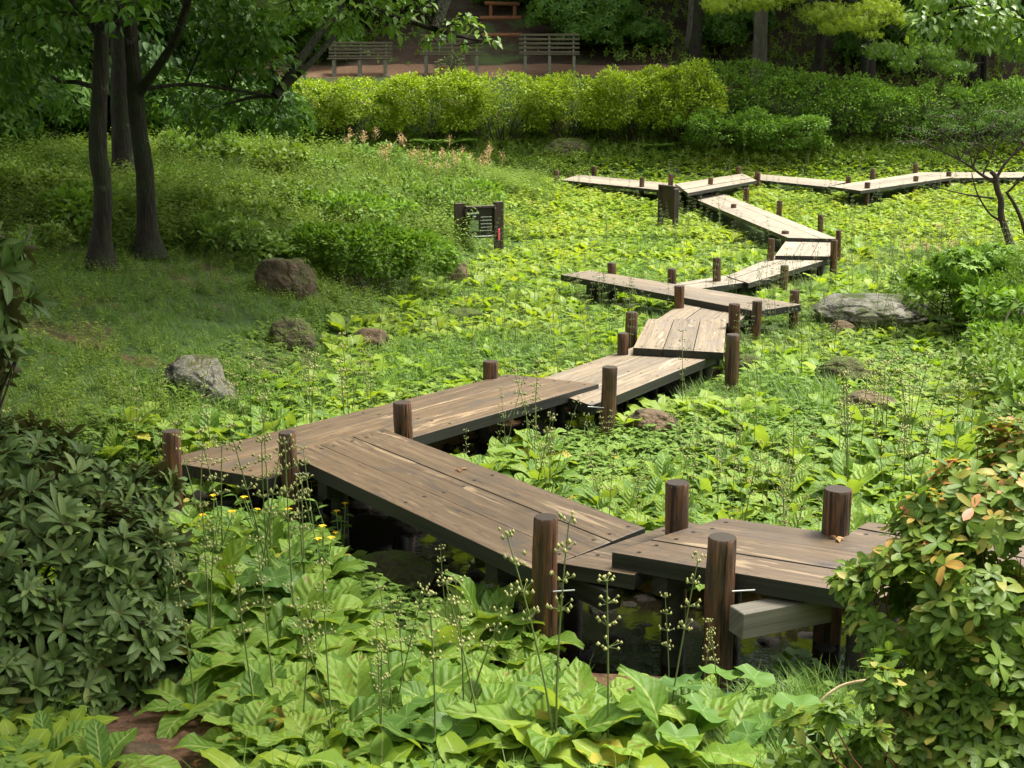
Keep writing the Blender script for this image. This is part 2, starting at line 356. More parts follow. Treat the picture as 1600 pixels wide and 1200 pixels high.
        mk = k.ramp(k.math('ADD', k.math('MULTIPLY', nz.outputs[2], .35), e), [(mlo, 0.0), (mhi, 1.0)])
        c = k.mix(mk, c, k.mix(b, moss, tuple(x * 2.0 for x in moss)))
        f = k.noise(k.vadd(ob, (5, 2, 8)), 7, 9, .78, .3); l2 = k.noise(ob, 44, 3); c = k.mix(k.ramp(l2, [(.66, 0.0), (.70, .5)]), c, (.22, .22, .18)); c = k.mix(k.ramp(f, [(.30, .7), (.42, 0.0)]), c, tuple(x * .3 for x in c0))
        return k.end(k.bsdf(c, .85, .3, k.bump(k.math('ADD', k.math('ADD', a, k.math('MULTIPLY', f, 1.6)), k.math('MULTIPLY', b, .4)), 1.0, .06)))
    M['stone_brown'] = stone('brown_boulder', (.085, .060, .035), (.16, .115, .068), (.07, .065, .03), (.05, .06, .012), .70, .84)
    M['stone_grey'] = stone('pale_grey_boulder', (.20, .19, .15), (.31, .295, .24), (.035, .027, .017), (.06, .065, .016), .72, .85)
    M['stone_tan'] = stone('tan_stone', (.15, .10, .058), (.26, .185, .11), (.10, .08, .045), (.07, .08, .02), .82, .95)
    M['stone_flat'] = stone('grey_slab_stone', (.26, .24, .195), (.38, .355, .295), (.16, .15, .115), (.055, .075, .013), .76, .90)
    M['stone_moss'] = stone('mossy_stone', (.10, .08, .045), (.17, .14, .085), (.08, .07, .04), (.06, .085, .012), .56, .80)
    M['stone_wet'] = stone('wet_stream_stone', (.012, .009, .006), (.035, .024, .015), (.025, .02, .015), (.03, .04, .01), .85, 1.0)
    # ground
    k = NT('soil_and_moss'); ps = k.pos(); a = k.noise(ps, .9, 6, .65, .5); b = k.noise(ps, 14, 6, .7); d = k.noise(k.vadd(ps, (4, 9, 0)), .35, 3)
    soil = k.ramp(b, [(.3, (.045, .026, .015)), (.55, (.10, .055, .03)), (.8, (.17, .10, .055))])
    green = k.ramp(b, [(.3, (.02, .045, .010)), (.7, (.06, .10, .02))])
    c = k.mix(k.ramp(a, [(.32, 0.0), (.44, 1.0)]), soil, green)
    xyz = k.n('SeparateXYZ'); k.t.links.new(ps, xyz.inputs[0])
    yy, zz = xyz.outputs[1], xyz.outputs[2]
    c = k.mix(k.ramp(k.math('MULTIPLY', k.math('ADD', zz, .3), 2), [(.35, 1.0), (.52, 0.0)]), c, k.ramp(b, [(.3, (.030, .015, .008)), (.7, (.13, .062, .028))]))
    for sx, sy, sr in SOILS:
        dn = k.n('VectorMath', operation='DISTANCE'); k.t.links.new(ps, dn.inputs[0]); dn.inputs[1].default_value = (sx, sy, 0)
        e = k.math('ADD', k.math('DIVIDE', dn.outputs['Value'], sr), k.math('MULTIPLY', k.math('SUBTRACT', a, .5), 1.1))
        c = k.mix(k.ramp(e, [(.75, 1.0), (1.0, 0.0)]), c, k.ramp(b, [(.3, (.030, .016, .010)), (.5, (.10, .052, .028)), (.8, (.23, .13, .075))]))
    brown = k.ramp(b, [(.3, (.014, .008, .005)), (.7, (.045, .025, .014))])
    c = k.mix(k.math('MULTIPLY', k.ramp(k.math('MULTIPLY', yy, .01), [(.44, 0.0), (.455, 1.0)]), k.ramp(a, [(.5, 1.0), (.66, .2)])), c, brown)
    M['ground'] = k.end(k.bsdf(c, .9, .25, k.bump(k.math('ADD', a, b), .8, .04)))
    k = NT('path_soil'); ps = k.pos(); b = k.noise(ps, 9, 6, .7); M['path'] = k.end(k.bsdf(k.ramp(b, [(.3, (.085, .047, .026)), (.7, (.16, .098, .058))]), .9, .2, k.bump(b, .5, .02)))
    k = NT('stream_water'); ps = k.pos(); n1 = k.noise(ps, 7, 3, .6, .8); n2 = k.noise(ps, 38, 2)
    M['water'] = k.end(k.bsdf((.006, .0045, .003), .03, .28, k.bump(k.math('ADD', n1, k.math('MULTIPLY', n2, .12)), .09, .03)))
    k = NT('bench_wood'); ob = k.obj(); g = k.noise(k.vmul(ob, (2, 40, 40)), 1.0, 4); M['bench'] = k.end(k.bsdf(k.ramp(g, [(.3, (.05, .044, .026)), (.7, (.10, .088, .052))]), .75, .3))
    k = NT('concrete_leg'); g = k.noise(k.obj(), 18, 4); M['concrete'] = k.end(k.bsdf(k.ramp(g, [(.3, (.10, .10, .075)), (.7, (.18, .175, .13))]), .9, .2))
    k = NT('sign_wood'); ob = k.obj(); g = k.noise(k.vmul(ob, (30, 30, 4)), 1.0, 4); M['sign'] = k.end(k.bsdf(k.ramp(g, [(.3, (.018, .010, .007)), (.7, (.05, .028, .02))]), .55, .4))
    k = NT('sign_face'); M['signface'] = k.end(k.bsdf((.014, .011, .009), .4, .4))
    k = NT('white_print'); M['white'] = k.end(k.bsdf((.75, .75, .70), .6, .3))
    k = NT('picture_print'); g = k.noise(k.obj(), 26, 4); M['pic'] = k.end(k.bsdf(k.ramp(g, [(.35, (.08, .14, .05)), (.65, (.26, .34, .15))]), .5, .3))
    k = NT('pink_tag'); M['pink'] = k.end(k.bsdf((.55, .07, .11), .5, .3))
    k = NT('red_rail_wood'); g = k.noise(k.obj(), 14, 4); M['rail'] = k.end(k.bsdf(k.ramp(g, [(.3, (.11, .045, .02)), (.7, (.22, .095, .042))]), .8, .25))
    k = NT('steel_bolt'); M['steel'] = k.end(k.bsdf((.55, .55, .52), .35, .5, None, .8))
    k = NT('dry_cane'); g = k.noise(k.obj(), 22, 3); M['cane'] = k.end(k.bsdf(k.ramp(g, [(.3, (.40, .28, .15)), (.7, (.62, .48, .30))]), .55, .4))
make_materials()

# ------------------------------------------------------------------ setting
def build_ground():
    gx = np.concatenate([-np.geomspace(400, 15.5, 26), np.arange(-15, 15.01, .13), np.geomspace(15.5, 400, 26)])
    gy = np.concatenate([[-120, -60, -30, -15, -8, -4, -1], np.arange(1, 26, .13), np.arange(26, 62, .3), np.geomspace(62.5, 500, 26)])
    X, Y = np.meshgrid(gx, gy); Z = zg(X, Y)
    g = Geo(); nx = len(gx); i = np.arange(len(gy) - 1)[:, None] * nx; j = np.arange(nx - 1)[None]
    g.add(np.stack([X, Y, Z], -1).reshape(-1, 3), np.stack([i + j, i + j + 1, i + nx + j + 1, i + nx + j], -1).reshape(-1, 4))
    tag(g.build('ground', M['ground']), kind='structure')
    # stream water: a sheet that only surfaces where the bed is dug below it
    g = Geo(); xs = np.linspace(-9, 7, 60); ys = np.linspace(5.5, 16, 40); X, Y = np.meshgrid(xs, ys); i = np.arange(39)[:, None] * 60; j = np.arange(59)[None]
    g.add(np.stack([X, Y, np.full_like(X, -.135)], -1).reshape(-1, 3), np.stack([i + j, i + j + 1, i + 61 + j, i + 60 + j], -1).reshape(-1, 4))
    tag(g.build('stream_water', M['water']), kind='structure')
    # trodden earth path along the benches
    g = Geo(); xs = np.linspace(-13, 9, 160); n = 7
    V = []
    for x in xs:
        y0 = 44.75 + .12 * math.sin(x * 1.3); 
        for q in range(n):
            y = y0 + q / (n - 1) * 2.1; V.append((x, y, float(zg(x, y)) + .012 * (1 if 0 < q < n - 1 else -3)))
    i = np.arange(159)[:, None] * n; j = np.arange(n - 1)[None]
    g.add(V, np.stack([i + j, i + n + j, i + n + j + 1, i + j + 1], -1).reshape(-1, 4))
    tag(g.build('earth_path', M['path']), kind='structure')
build_ground()

# ------------------------------------------------------------------ boardwalk
BASE = .45
DECKS = []          # world quads, for keeping plants out
def plank_deck(label, quad, z, mat, thick=.095, n=3, holes=True, ends=True, side='wood_dark', cat='boardwalk', holes_mid=True):
    """quad in photo pixels: near-start, near-end, far-end, far-start of the walking surface at height z"""
    P = [at(a, b, z) for a, b in quad]
    c = sum(P) / 4; base = Vector((c[0], c[1], z))
    DECKS.append(np.array([p[:2] for p in P]))
    root = empty('boardwalk_section', base, label, cat, 'sections of the plank boardwalk')
    g = Geo(); hl = []
    for q in range(n):
        a, b = q / n, (q + 1) / n
        A, B = P[0] * (1 - a) + P[3] * a, P[1] * (1 - a) + P[2] * a
        D, C = P[0] * (1 - b) + P[3] * b, P[1] * (1 - b) + P[2] * b
        ax = (B - A) / np.linalg.norm(B - A); pv = np.array([-ax[1], ax[0], 0]); pv *= np.sign((D - A) @ pv)
        gap = .0035
        A, B, C, D = A + pv * gap, B + pv * gap, C - pv * gap, D - pv * gap
        dz = rng.normal(0, .0025)
        bm = bmesh.new()
        top = [bm.verts.new((*p[:2], z + dz)) for p in (A, B, C, D)]; bot = [bm.verts.new((*p[:2], z + dz - thick)) for p in (A, B, C, D)]
        bm.faces.new(top); bm.faces.new(bot[::-1])
        for e in range(4): bm.faces.new([top[e], bot[e], bot[(e + 1) % 4], top[(e + 1) % 4]])
        bmesh.ops.recalc_face_normals(bm, faces=bm.faces)
        bmesh.ops.bevel(bm, geom=[e for e in bm.edges if abs(e.verts[0].co.z - e.verts[1].co.z) < .01 and e.verts[0].co.z > z - thick / 2], offset=.006, segments=2, profile=.6, affect='EDGES')
        bmesh.ops.triangulate(bm, faces=[f for f in bm.faces if len(f.verts) > 4])
        bm.normal_update()
        rnd = rng.random()
        for f in bm.faces:
            v = np.array([w.co[:] for w in f.verts]); u = (v - A) @ ax; w = (v - A) @ pv + (v[:, 2] - z) * .9
            a_ = np.stack([u + rnd * 23, w + rnd * 11, np.full(len(v), rnd)], 1)
            idx = [0, 1, 2, 3] if len(v) == 4 else [0, 1, 2, 2]
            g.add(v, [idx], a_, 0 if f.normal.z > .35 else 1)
        bm.free()
        L = np.linalg.norm(B - A); W = np.linalg.norm(D - A)
        if holes:
            us = [.10, L - .10] + ([L * .5 + rng.normal(0, .05)] if L > 2.2 and holes_mid else [])
            for u in us:
                for w in (.22, .78) if W > .2 else (.5,):
                    t = u / L; h = (A * (1 - t) + B * t) * (1 - w) + (D * (1 - t) + C * t) * w
                    hl.append((h[0] + rng.normal(0, .012), h[1] + rng.normal(0, .012), z + dz))
    if hl:
        for h in hl:
            th = np.arange(12) * PI / 6; r = .0135
            v = np.stack([h[0] + r * np.cos(th), h[1] + r * np.sin(th), np.full(12, h[2] + .0025)], 1)
            g.add(np.vstack([v, [[h[0], h[1], h[2] + .0015]]]), [[q, (q + 1) % 12, 12, 12] for q in range(12)], None, 2)
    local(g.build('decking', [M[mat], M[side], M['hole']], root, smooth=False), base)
    # bearer beams across the underside and the stub legs that carry them
    if ends:
        for t in (.16, .84):
            a = P[0] * (1 - t) + P[1] * t; b = P[3] * (1 - t) + P[2] * t
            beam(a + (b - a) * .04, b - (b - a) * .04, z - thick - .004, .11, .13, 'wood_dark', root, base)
            for w in (.2, .8):
                p = a * (1 - w) + b * w; zb = float(zg(p[0], p[1])) - .15; zt = z - thick - .11
                if zt - zb > .1:
                    g = Geo(); g.tube([(p[0], p[1], zb), (p[0], p[1], zt)], [.068, .064], 12, rough=.05)
                    local(g.build('stub_leg', M['wood_dark'], root), base)
    return root
def beam(a, b, zt, w, h, mat, parent, base, name='cross_beam'):
    a = np.array([*a[:2], zt - h / 2]); b = np.array([*b[:2], zt - h / 2]); ax = b - a; L = np.linalg.norm(ax); ax /= L
    bm = bmesh.new(); bmesh.ops.create_cube(bm, size=1); bmesh.ops.scale(bm, vec=(L, w, h), verts=bm.verts)
    bmesh.ops.bevel(bm, geom=bm.edges[:], offset=.005, segments=1, affect='EDGES')
    g = Geo(); pv = np.array([-ax[1], ax[0], 0]); rnd = rng.random()
    for f in bm.faces:
        v = np.array([q.co[:] for q in f.verts]); Wd = (a + b) / 2 + v[:, :1] * ax + v[:, 1:2] * pv + v[:, 2:] * np.array([0, 0, 1])
        at_ = np.stack([v[:, 0] + rnd * 9, v[:, 1] + v[:, 2], np.full(len(v), rnd)], 1)
        for q in ([[0, 1, 2, 3]] if len(v) == 4 else [[0, 1, 2, 2]]): g.add(Wd, [q], at_)
    bm.free()
    return local(g.build(name, M[mat], parent, smooth=False), base)

S1 = plank_deck('nearest boardwalk section, pale streaked planks running into the orange tipped shrub', [(956, 863), (1420, 941), (1420, 848), (1130, 808)], .56, 'deck_brown', thick=.10)
plank_deck('short deck edge showing behind the nearest section beside the rightmost thick post', [(1322, 835), (1640, 900), (1660, 862), (1357, 815)], .545, 'deck_brown', n=2)
plank_deck('single brown cross plank joining the two nearest boardwalk sections', [(871, 880), (990, 899), (1110, 822), (1065, 813)], .465, 'deck_brown', n=1, ends=False, thick=.09, holes=True)
S2 = plank_deck('long brown boardwalk section descending right towards the nearest corner, over dark stream', [(446, 708), (839, 893), (1009, 825), (599, 670)], .45, 'deck_brown', thick=.10)
S3 = plank_deck('long brown boardwalk section with pointed left tip, under the second section', [(419, 749), (936, 600), (793, 584), (249, 718)], .35, 'deck_brown', thick=.095)
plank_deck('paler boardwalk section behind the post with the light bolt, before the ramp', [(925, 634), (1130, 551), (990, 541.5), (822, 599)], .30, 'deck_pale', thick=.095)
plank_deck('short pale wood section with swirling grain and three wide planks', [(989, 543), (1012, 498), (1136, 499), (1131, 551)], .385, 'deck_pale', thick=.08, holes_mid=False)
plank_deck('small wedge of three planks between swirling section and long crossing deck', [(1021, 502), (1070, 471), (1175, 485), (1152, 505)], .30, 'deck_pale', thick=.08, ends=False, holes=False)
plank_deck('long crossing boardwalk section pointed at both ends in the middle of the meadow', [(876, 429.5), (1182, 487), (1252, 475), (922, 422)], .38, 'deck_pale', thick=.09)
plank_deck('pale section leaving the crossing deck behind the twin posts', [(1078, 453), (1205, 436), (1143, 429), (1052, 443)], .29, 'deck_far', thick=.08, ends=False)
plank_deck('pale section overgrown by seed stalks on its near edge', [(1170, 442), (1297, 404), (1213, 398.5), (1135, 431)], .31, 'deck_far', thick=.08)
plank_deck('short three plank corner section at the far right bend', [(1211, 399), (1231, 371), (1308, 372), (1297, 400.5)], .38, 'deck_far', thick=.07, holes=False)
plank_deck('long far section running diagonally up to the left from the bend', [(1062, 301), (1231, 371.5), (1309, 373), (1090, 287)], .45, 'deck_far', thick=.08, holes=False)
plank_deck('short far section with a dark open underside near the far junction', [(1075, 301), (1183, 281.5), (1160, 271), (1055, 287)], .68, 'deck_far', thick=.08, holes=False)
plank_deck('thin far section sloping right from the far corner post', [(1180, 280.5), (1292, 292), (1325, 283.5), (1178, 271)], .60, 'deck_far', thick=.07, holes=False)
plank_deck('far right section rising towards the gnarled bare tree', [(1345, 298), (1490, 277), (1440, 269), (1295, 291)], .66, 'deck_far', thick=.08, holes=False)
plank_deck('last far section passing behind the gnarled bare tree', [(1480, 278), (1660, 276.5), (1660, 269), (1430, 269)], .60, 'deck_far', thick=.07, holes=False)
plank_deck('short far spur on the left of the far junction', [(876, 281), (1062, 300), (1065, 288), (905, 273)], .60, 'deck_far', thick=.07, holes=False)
# squared beam ends that stick out below the near decks
b_ = Vector(S1.location)
beam(at(1150, 962, .40), at(1290, 925, .44), .435, .135, .15, 'beam', S1, b_, 'beam_end')
b_ = Vector(S2.location)
beam(at(958, 925, .34), at(900, 893, .36), .36, .13, .13, 'wood_dark', S2, b_, 'beam_end')

# px, top y, y where it meets deck level, pixel width, label, lean, bolt
POSTS = [
 (1126, 841, 897, 46, 'thick red-brown post with split bark in front of the nearest section', .00, 'r'),
 (851, 809, 899, 39, 'knotty orange-brown post at the front corner of the two nearest sections', .0, 'r'),
 (1057, 755, 817, 37, 'stout dark post behind the cross plank between the nearest sections', .0, ''),
 (1300, 766, 832, 44, 'thick tan striped post behind the nearest section beside the orange tipped shrub', .02, ''),
 (456, 676, 722, 28, 'dark post standing at the left front corner of the brown decks', .0, 'r'),
 (634, 629, 684, 29, 'brown post in the inner corner where the two long brown decks cross', .0, ''),
 (265, 674, 716, 29, 'leaning dark post behind the pointed left tip of the deck', .03, ''),
 (766, 565, 588, 24, 'short post behind the far edge of the long brown deck', .0, ''),
 (947, 574, 622, 24, 'post with a shiny bolt where brown planks meet paler planks', .0, 'l'),
 (1144, 523, 563, 22, 'tall dark post at the right front corner of the swirling grain section', .0, ''),
 (1146, 475, 515, 18, 'dark post just behind the tall one right of the swirling grain section', .0, ''),
 (1181, 471, 493, 16, 'short dark post in front of the right half of the crossing deck', .0, ''),
 (987, 488, 521, 19, 'taller of two posts left of the swirling grain section', .0, ''),
 (971, 521, 545, 18, 'shorter of two posts left of the swirling grain section', .0, ''),
 (1060, 447, 474, 16, 'dark post in front of the crossing deck at its middle', .0, ''),
 (1241, 454, 473, 15, 'dark post behind the right tip of the crossing deck', .0, ''),
 (957, 411, 428, 14, 'small post behind the left end of the crossing deck', .0, ''),
 (1050, 420, 442, 13, 'small post at the inner corner behind the crossing deck', .0, ''),
 (1121, 403, 432, 13, 'leaning post behind the pale section with overgrown edge', -.03, ''),
 (1225, 415, 428, 13, 'mossy stub post among seed stalks on the overgrown deck edge', .0, ''),
 (1203, 373, 402, 11, 'post left of the three plank corner section', .0, ''),
 (1226, 361, 373, 12, 'low post at the inner corner of the far bend', .0, ''),
 (1303, 375, 402, 11, 'nearer of two dark posts at the outer far bend', .0, ''),
 (1312, 360, 382, 9, 'farther of two dark posts at the outer far bend', -.05, ''),
 (1282, 336, 357, 9, 'lone post on the right of the long diagonal far section', .0, ''),
 (1217, 314, 327, 9, 'low post halfway along the right of the diagonal far section', .0, ''),
 (1165, 294, 313, 9, 'post in the gap between the diagonal section and the far junction', .0, ''),
 (1146, 319, 331, 9, 'half hidden post on the left edge of the diagonal far section', .0, ''),
 (1109, 278, 292, 8, 'post in front of the short far section near the junction', .0, ''),
 (1154, 260, 272, 8, 'post behind the short far section', .0, ''),
 (1184, 269, 281, 9, 'dark corner post where the short far section turns right', .0, ''),
 (1326, 276, 285, 8, 'stub post at the inner elbow of the far right sections', .0, ''),
 (1363, 264, 281, 8, 'taller post behind the far right section', .0, ''),
 (1355, 285, 297, 9, 'pale low post in front of the far right section', .0, ''),
 (1430, 256, 270, 8, 'post behind the far right section beside the last bend', .0, ''),
 (1430, 275, 286, 8, 'low post before the far right section beside the last bend', .0, ''),
 (1482, 268, 278, 8, 'low far post seen through the branches of the gnarled tree', .0, ''),
 (870, 266, 281, 9, 'post at the left end of the far spur', .0, ''),
 (928, 260, 272, 9, 'round topped post behind the far spur', .0, ''),
 (1002, 277, 291, 8, 'mossy stub post before the far spur', .0, ''),
 (1047, 272, 290, 8, 'post behind the slatted dark marker at the far junction', .0, ''),
]
LAND = []
def build_post(x, yt, yd, w, label, lean, bolt):
    zd = .56 if (yd > 780 and x > 1000) else .45 if yd > 700 else .36 if yd > 300 else .62
    p = at(x, yd, zd); _, _, d = proj(p[None]); d = d[0]; r = w / FPX * d / 2
    zt = atY(x, yt, p[1] - r * .3)[2]; z0 = float(zg(p[0], p[1])) - .3
    zt = min(zt, zd + 1.0)
    base = Vector((p[0], p[1], z0))
    n = 14; ts = np.linspace(0, 1, n); H = zt - z0
    ph = rng.random() * 6
    pts = np.stack([lean * ts * H + .004 * np.sin(ts * 7 + ph), .004 * np.cos(ts * 5 + ph), ts * (H - .012)], 1)
    rad = r * (1.03 - .05 * ts) * (1 + .018 * np.sin(ts * 11 + ph))
    pts = np.vstack([pts, pts[-1] + [0, 0, .012]]); rad = np.append(rad, rad[-1] * .93)
    g = Geo(); S = 24 if w > 20 else 14
    g.tube(pts, rad, S, 0, cap=False, rough=.035)
    th = np.arange(S) * 2 * PI / S; c = pts[-1]
    V, F, A, Mm = g.arrays(); ring = V[-S:]
    g.add(np.vstack([ring, c[None]]), [[a, (a + 1) % S, S, S] for a in range(S)], None, 1)
    o = g.build('boardwalk_post', [M['post'], M['posttop']]); o.location = base
    tag(o, label, 'post', 'round posts beside the boardwalk')
    if bolt:
        s = 1 if bolt == 'r' else -1
        zb = min(zd - .08, zt - .2) - z0
        gb = Geo(); gb.tube([(s * r * .3, -r * .72, zb), (s * (r + .10), -r * .78, zb + .012)], .005, 8)
        ob = gb.build('bolt', M['steel'], o)
    LAND.append((label, p[0], p[1])); return o
for q in POSTS: build_post(*q[:5], q[5] + rng.normal(0, .012), q[6])

# ------------------------------------------------------------------ signs, benches, rails, hoop
def box(g, c, s, rz=0.0, m=0, bev=.006):
    bm = bmesh.new(); bmesh.ops.create_cube(bm, size=1); bmesh.ops.scale(bm, vec=s, verts=bm.verts)
    if bev: bmesh.ops.bevel(bm, geom=bm.edges[:], offset=bev, segments=1, affect='EDGES')
    cs, sn = math.cos(rz), math.sin(rz)
    for f in bm.faces:
        v = np.array([q.co[:] for q in f.verts]); v = np.stack([v[:, 0] * cs - v[:, 1] * sn, v[:, 0] * sn + v[:, 1] * cs, v[:, 2]], 1) + np.asarray(c)
        a = np.stack([v[:, 0], v[:, 1] + v[:, 2], np.full(len(v), .5)], 1)
        g.add(v, [[0, 1, 2, 3]] if len(v) == 4 else [[0, 1, 2, 2]], a, m)
    bm.free()
def sign():
    a, b = atg(721, 395), atg(775, 385)
    s = proj(((a + b) / 2)[None])[2][0] / FPX     # metres per pixel here
    c = (a + b) / 2; L = 60 * s; rz = R_(24); Lr = L / math.cos(rz)
    base = Vector(c)
    t = empty('information_sign', base, 'dark brown plant information sign on two boards with small white lettering', 'sign'); t.rotation_euler = (0, 0, rz)
    zt = atY(748, 316, c[1])[2] - c[2]
    for sx in (-1, 1):
        g = Geo(); box(g, (sx * Lr / 2, 0, zt / 2 - .1), (.20 if sx < 0 else .19, .06, zt + .2)); g.build('side_board', M['sign'], t, False)
    zc, ph = zt - 30 * s, 46 * s
    g = Geo(); box(g, (0, -.02, zc), (Lr - .22, .03, ph), 0, 0, .003); g.build('panel', M['signface'], t, False)
    g = Geo(); w = Lr - .2
    for dz in (ph / 2, -ph / 2): box(g, (0, -.045, zc + dz), (w, .07, .05))
    for dx in (w / 2, -w / 2): box(g, (dx, -.045, zc), (.045, .068, ph - .052))
    g.build('frame', M['sign'], t, False)
    g = Geo(); box(g, (-w * .2, -.04, zc - .07 * 1), (w * .3, .006, ph * .38), 0, 0, 0); g.build('picture', M['pic'], t, False)
    g = Geo()
    def mark(x, z, h):                      # a small character: a few crossing strokes
        for _ in range(3): box(g, (x + rng.normal(0, h * .15), -.04, z + rng.normal(0, h * .22)), (h * .75, .006, h * .16), 0, 0, 0)
        for _ in range(2): box(g, (x + rng.normal(0, h * .18), -.0405, z), (h * .14, .006, h * .85), 0, 0, 0)
    for q in range(6): mark(-w * .32 + q * w * .052, zc + ph * .30, .042)
    for q in range(3): mark(-w * .24 + q * w * .045, zc + ph * .19, .034)
    for r in range(5):
        for q in range(9): mark(w * .04 + q * w * .043, zc + ph * .16 - r * ph * .115, .022)
    box(g, (0, -.083, zc - ph / 2 + .012), (w * .8, .006, .018), 0, 0, 0)
    g.build('lettering', M['white'], t, False)
    g = Geo(); box(g, (Lr / 2 - .02, -.06, zc - .26), (.05, .02, .22), .2); g.build('pink_tag', M['pink'], t, False)
    LAND.append(('dark information sign', c[0], c[1]))
    # a second marker seen almost edge-on
    c = atg(1043, 362); s = proj(c[None])[2][0] / FPX; base = Vector(c); rz = R_(-62)
    t = empty('information_sign', base, 'slatted dark brown sign seen edge-on before the far junction', 'sign'); t.rotation_euler = (0, 0, rz)
    L = 19 * s / abs(math.cos(rz)); zt = 72 * s
    for sx, dz in ((-1, 0), (1, -.06)):
        g = Geo(); box(g, (sx * L / 2, 0, zt / 2 - .1 + dz / 2), (.06, .13, zt + .2 + dz)); g.build('side_board', M['sign'], t, False)
    g = Geo(); box(g, (0, 0, zt * .62), (L - .10, .05, zt * .68)); g.build('panel', M['sign'], t, False)
    g = Geo(); box(g, (0, 0, zt * .97), (L - .08, .1, .05)); g.build('top_rail', M['sign'], t, False)
    LAND.append(('edge-on dark sign', c[0], c[1]))
sign()

def bench(x0, x1, ytop, yb, label, plate=False):
    Y = 45.2; a, b = atY(x0, yb, Y), atY(x1, yb, Y)
    c = (a + b) / 2; c[2] = float(zg(c[0], Y)) ; L = b[0] - a[0]
    H = max(.72, atY(x0, ytop, Y + .3)[2] - c[2])
    t = empty('park_bench', Vector(c), label, 'bench', 'benches along the earth path')
    hs = H * .50
    g = Geo()
    for q in range(5): z = hs + .05 + q * (H - hs - .08) / 4.2; box(g, (0, .30 + q * .03, z + .03), (L, .028, .072))
    g.build('backrest', M['bench'], t, False)
    g = Geo()
    for q in range(4): box(g, (0, -.12 + q * .105, hs), (L, .085, .04))
    g.build('seat', M['bench'], t, False)
    for u in (-.40, 0, .40):
        g = Geo(); box(g, (u * L, .02, (hs - .02) / 2 - .03), (.10, .34, hs - .02), 0, 0, .012); box(g, (u * L, .0, -.01), (.14, .42, .08), 0, 0, .012)
        g.tube([(u * L, .27, hs - .15), (u * L, .31, hs), (u * L, .47, H - .06)], .032, 8)
        g.build('leg', M['concrete'], t, False)
    if plate:
        g = Geo(); box(g, (L * .31, .395, H - .16), (L * .16, .012, .045), 0, 0, 0); g.build('name_plate', M['white'], t, False)
bench(512, 612, 66, 104, 'weathered slatted bench half hidden by leaves, nearest the dark trunks')
bench(656, 755, 54, 102, 'weathered slatted bench partly behind the hanging leafy branch')
bench(811, 906, 53, 103, 'weathered slatted bench with small white plate, fully in view', True)

def rails():
    for (x0, x1, y, Y, lab) in ((757, 812, 20, 49.5, 'lower reddish wooden rail on the dark slope behind the benches'), (783, 820, 6, 51.0, 'upper reddish wooden rail higher on the dark slope')):
        a, b = atY(x0, y, Y), atY(x1, y, Y); c = (a + b) / 2
        gz = float(zg(c[0], Y)); t = empty('wooden_rail', Vector((c[0], Y, gz)), lab, 'railing')
        zt = max(c[2] - gz, .5); L = b[0] - a[0]
        g = Geo(); g.tube([(-L / 2, 0, zt), (L / 2, 0, zt - .03)], .075, 10); g.build('rail', M['rail'], t)
        for u in (-.32, .36):
            g = Geo(); g.tube([(u * L, .02, -.3), (u * L, .02, zt + .06)], .075, 10); g.build('rail_post', M['rail'], t)
    # log steps cut in the slope between the rails
    for q in range(4):
        Y = 48.4 + q * 1.0; x = atY(782, 50, Y)[0]; z = float(zg(x, Y))
        g = Geo(); g.tube([(-.75, 0, 0), (.75, .05, .02)], .09, 10, rough=.06); o = g.build('log_step', M['rail']); o.location = (x, Y, z + .03)
        tag(o, ['lowest', 'second', 'third', 'topmost'][q] + ' log step on the brown slope behind the benches', 'step', 'log steps up the slope')
rails()

def hoop():
    P = [atY(x, y, Y) for x, y, Y in ((1262, 1180, 5.9), (1263, 1140, 5.9), (1272, 1110, 5.9), (1290, 1087, 5.9), (1316, 1070, 5.9), (1350, 1063, 5.85), (1392, 1062, 5.8), (1440, 1080, 5.7), (1478, 1105, 5.6), (1500, 1150, 5.5))]
    P = np.array(P); P[0, 2] = float(zg(P[0, 0], P[0, 1])) - .05
    t = np.linspace(0, len(P) - 1, 50); i = np.clip(t.astype(int), 0, len(P) - 2); f = (t - i)[:, None]
    P = P[i] * (1 - f) + P[i + 1] * f
    for _ in range(3): P[1:-1] = (P[:-2] + 2 * P[1:-1] + P[2:]) / 4
    base = Vector(P[0]); g = Geo(); g.tube(P, np.linspace(.006, .010, 50), 8)
    o = local(g.build('bent_cane', M['cane']), base); o.location = base
    tag(o, 'bent pale dry cane arching over grass beside the orange tipped shrub', 'cane')
hoop()

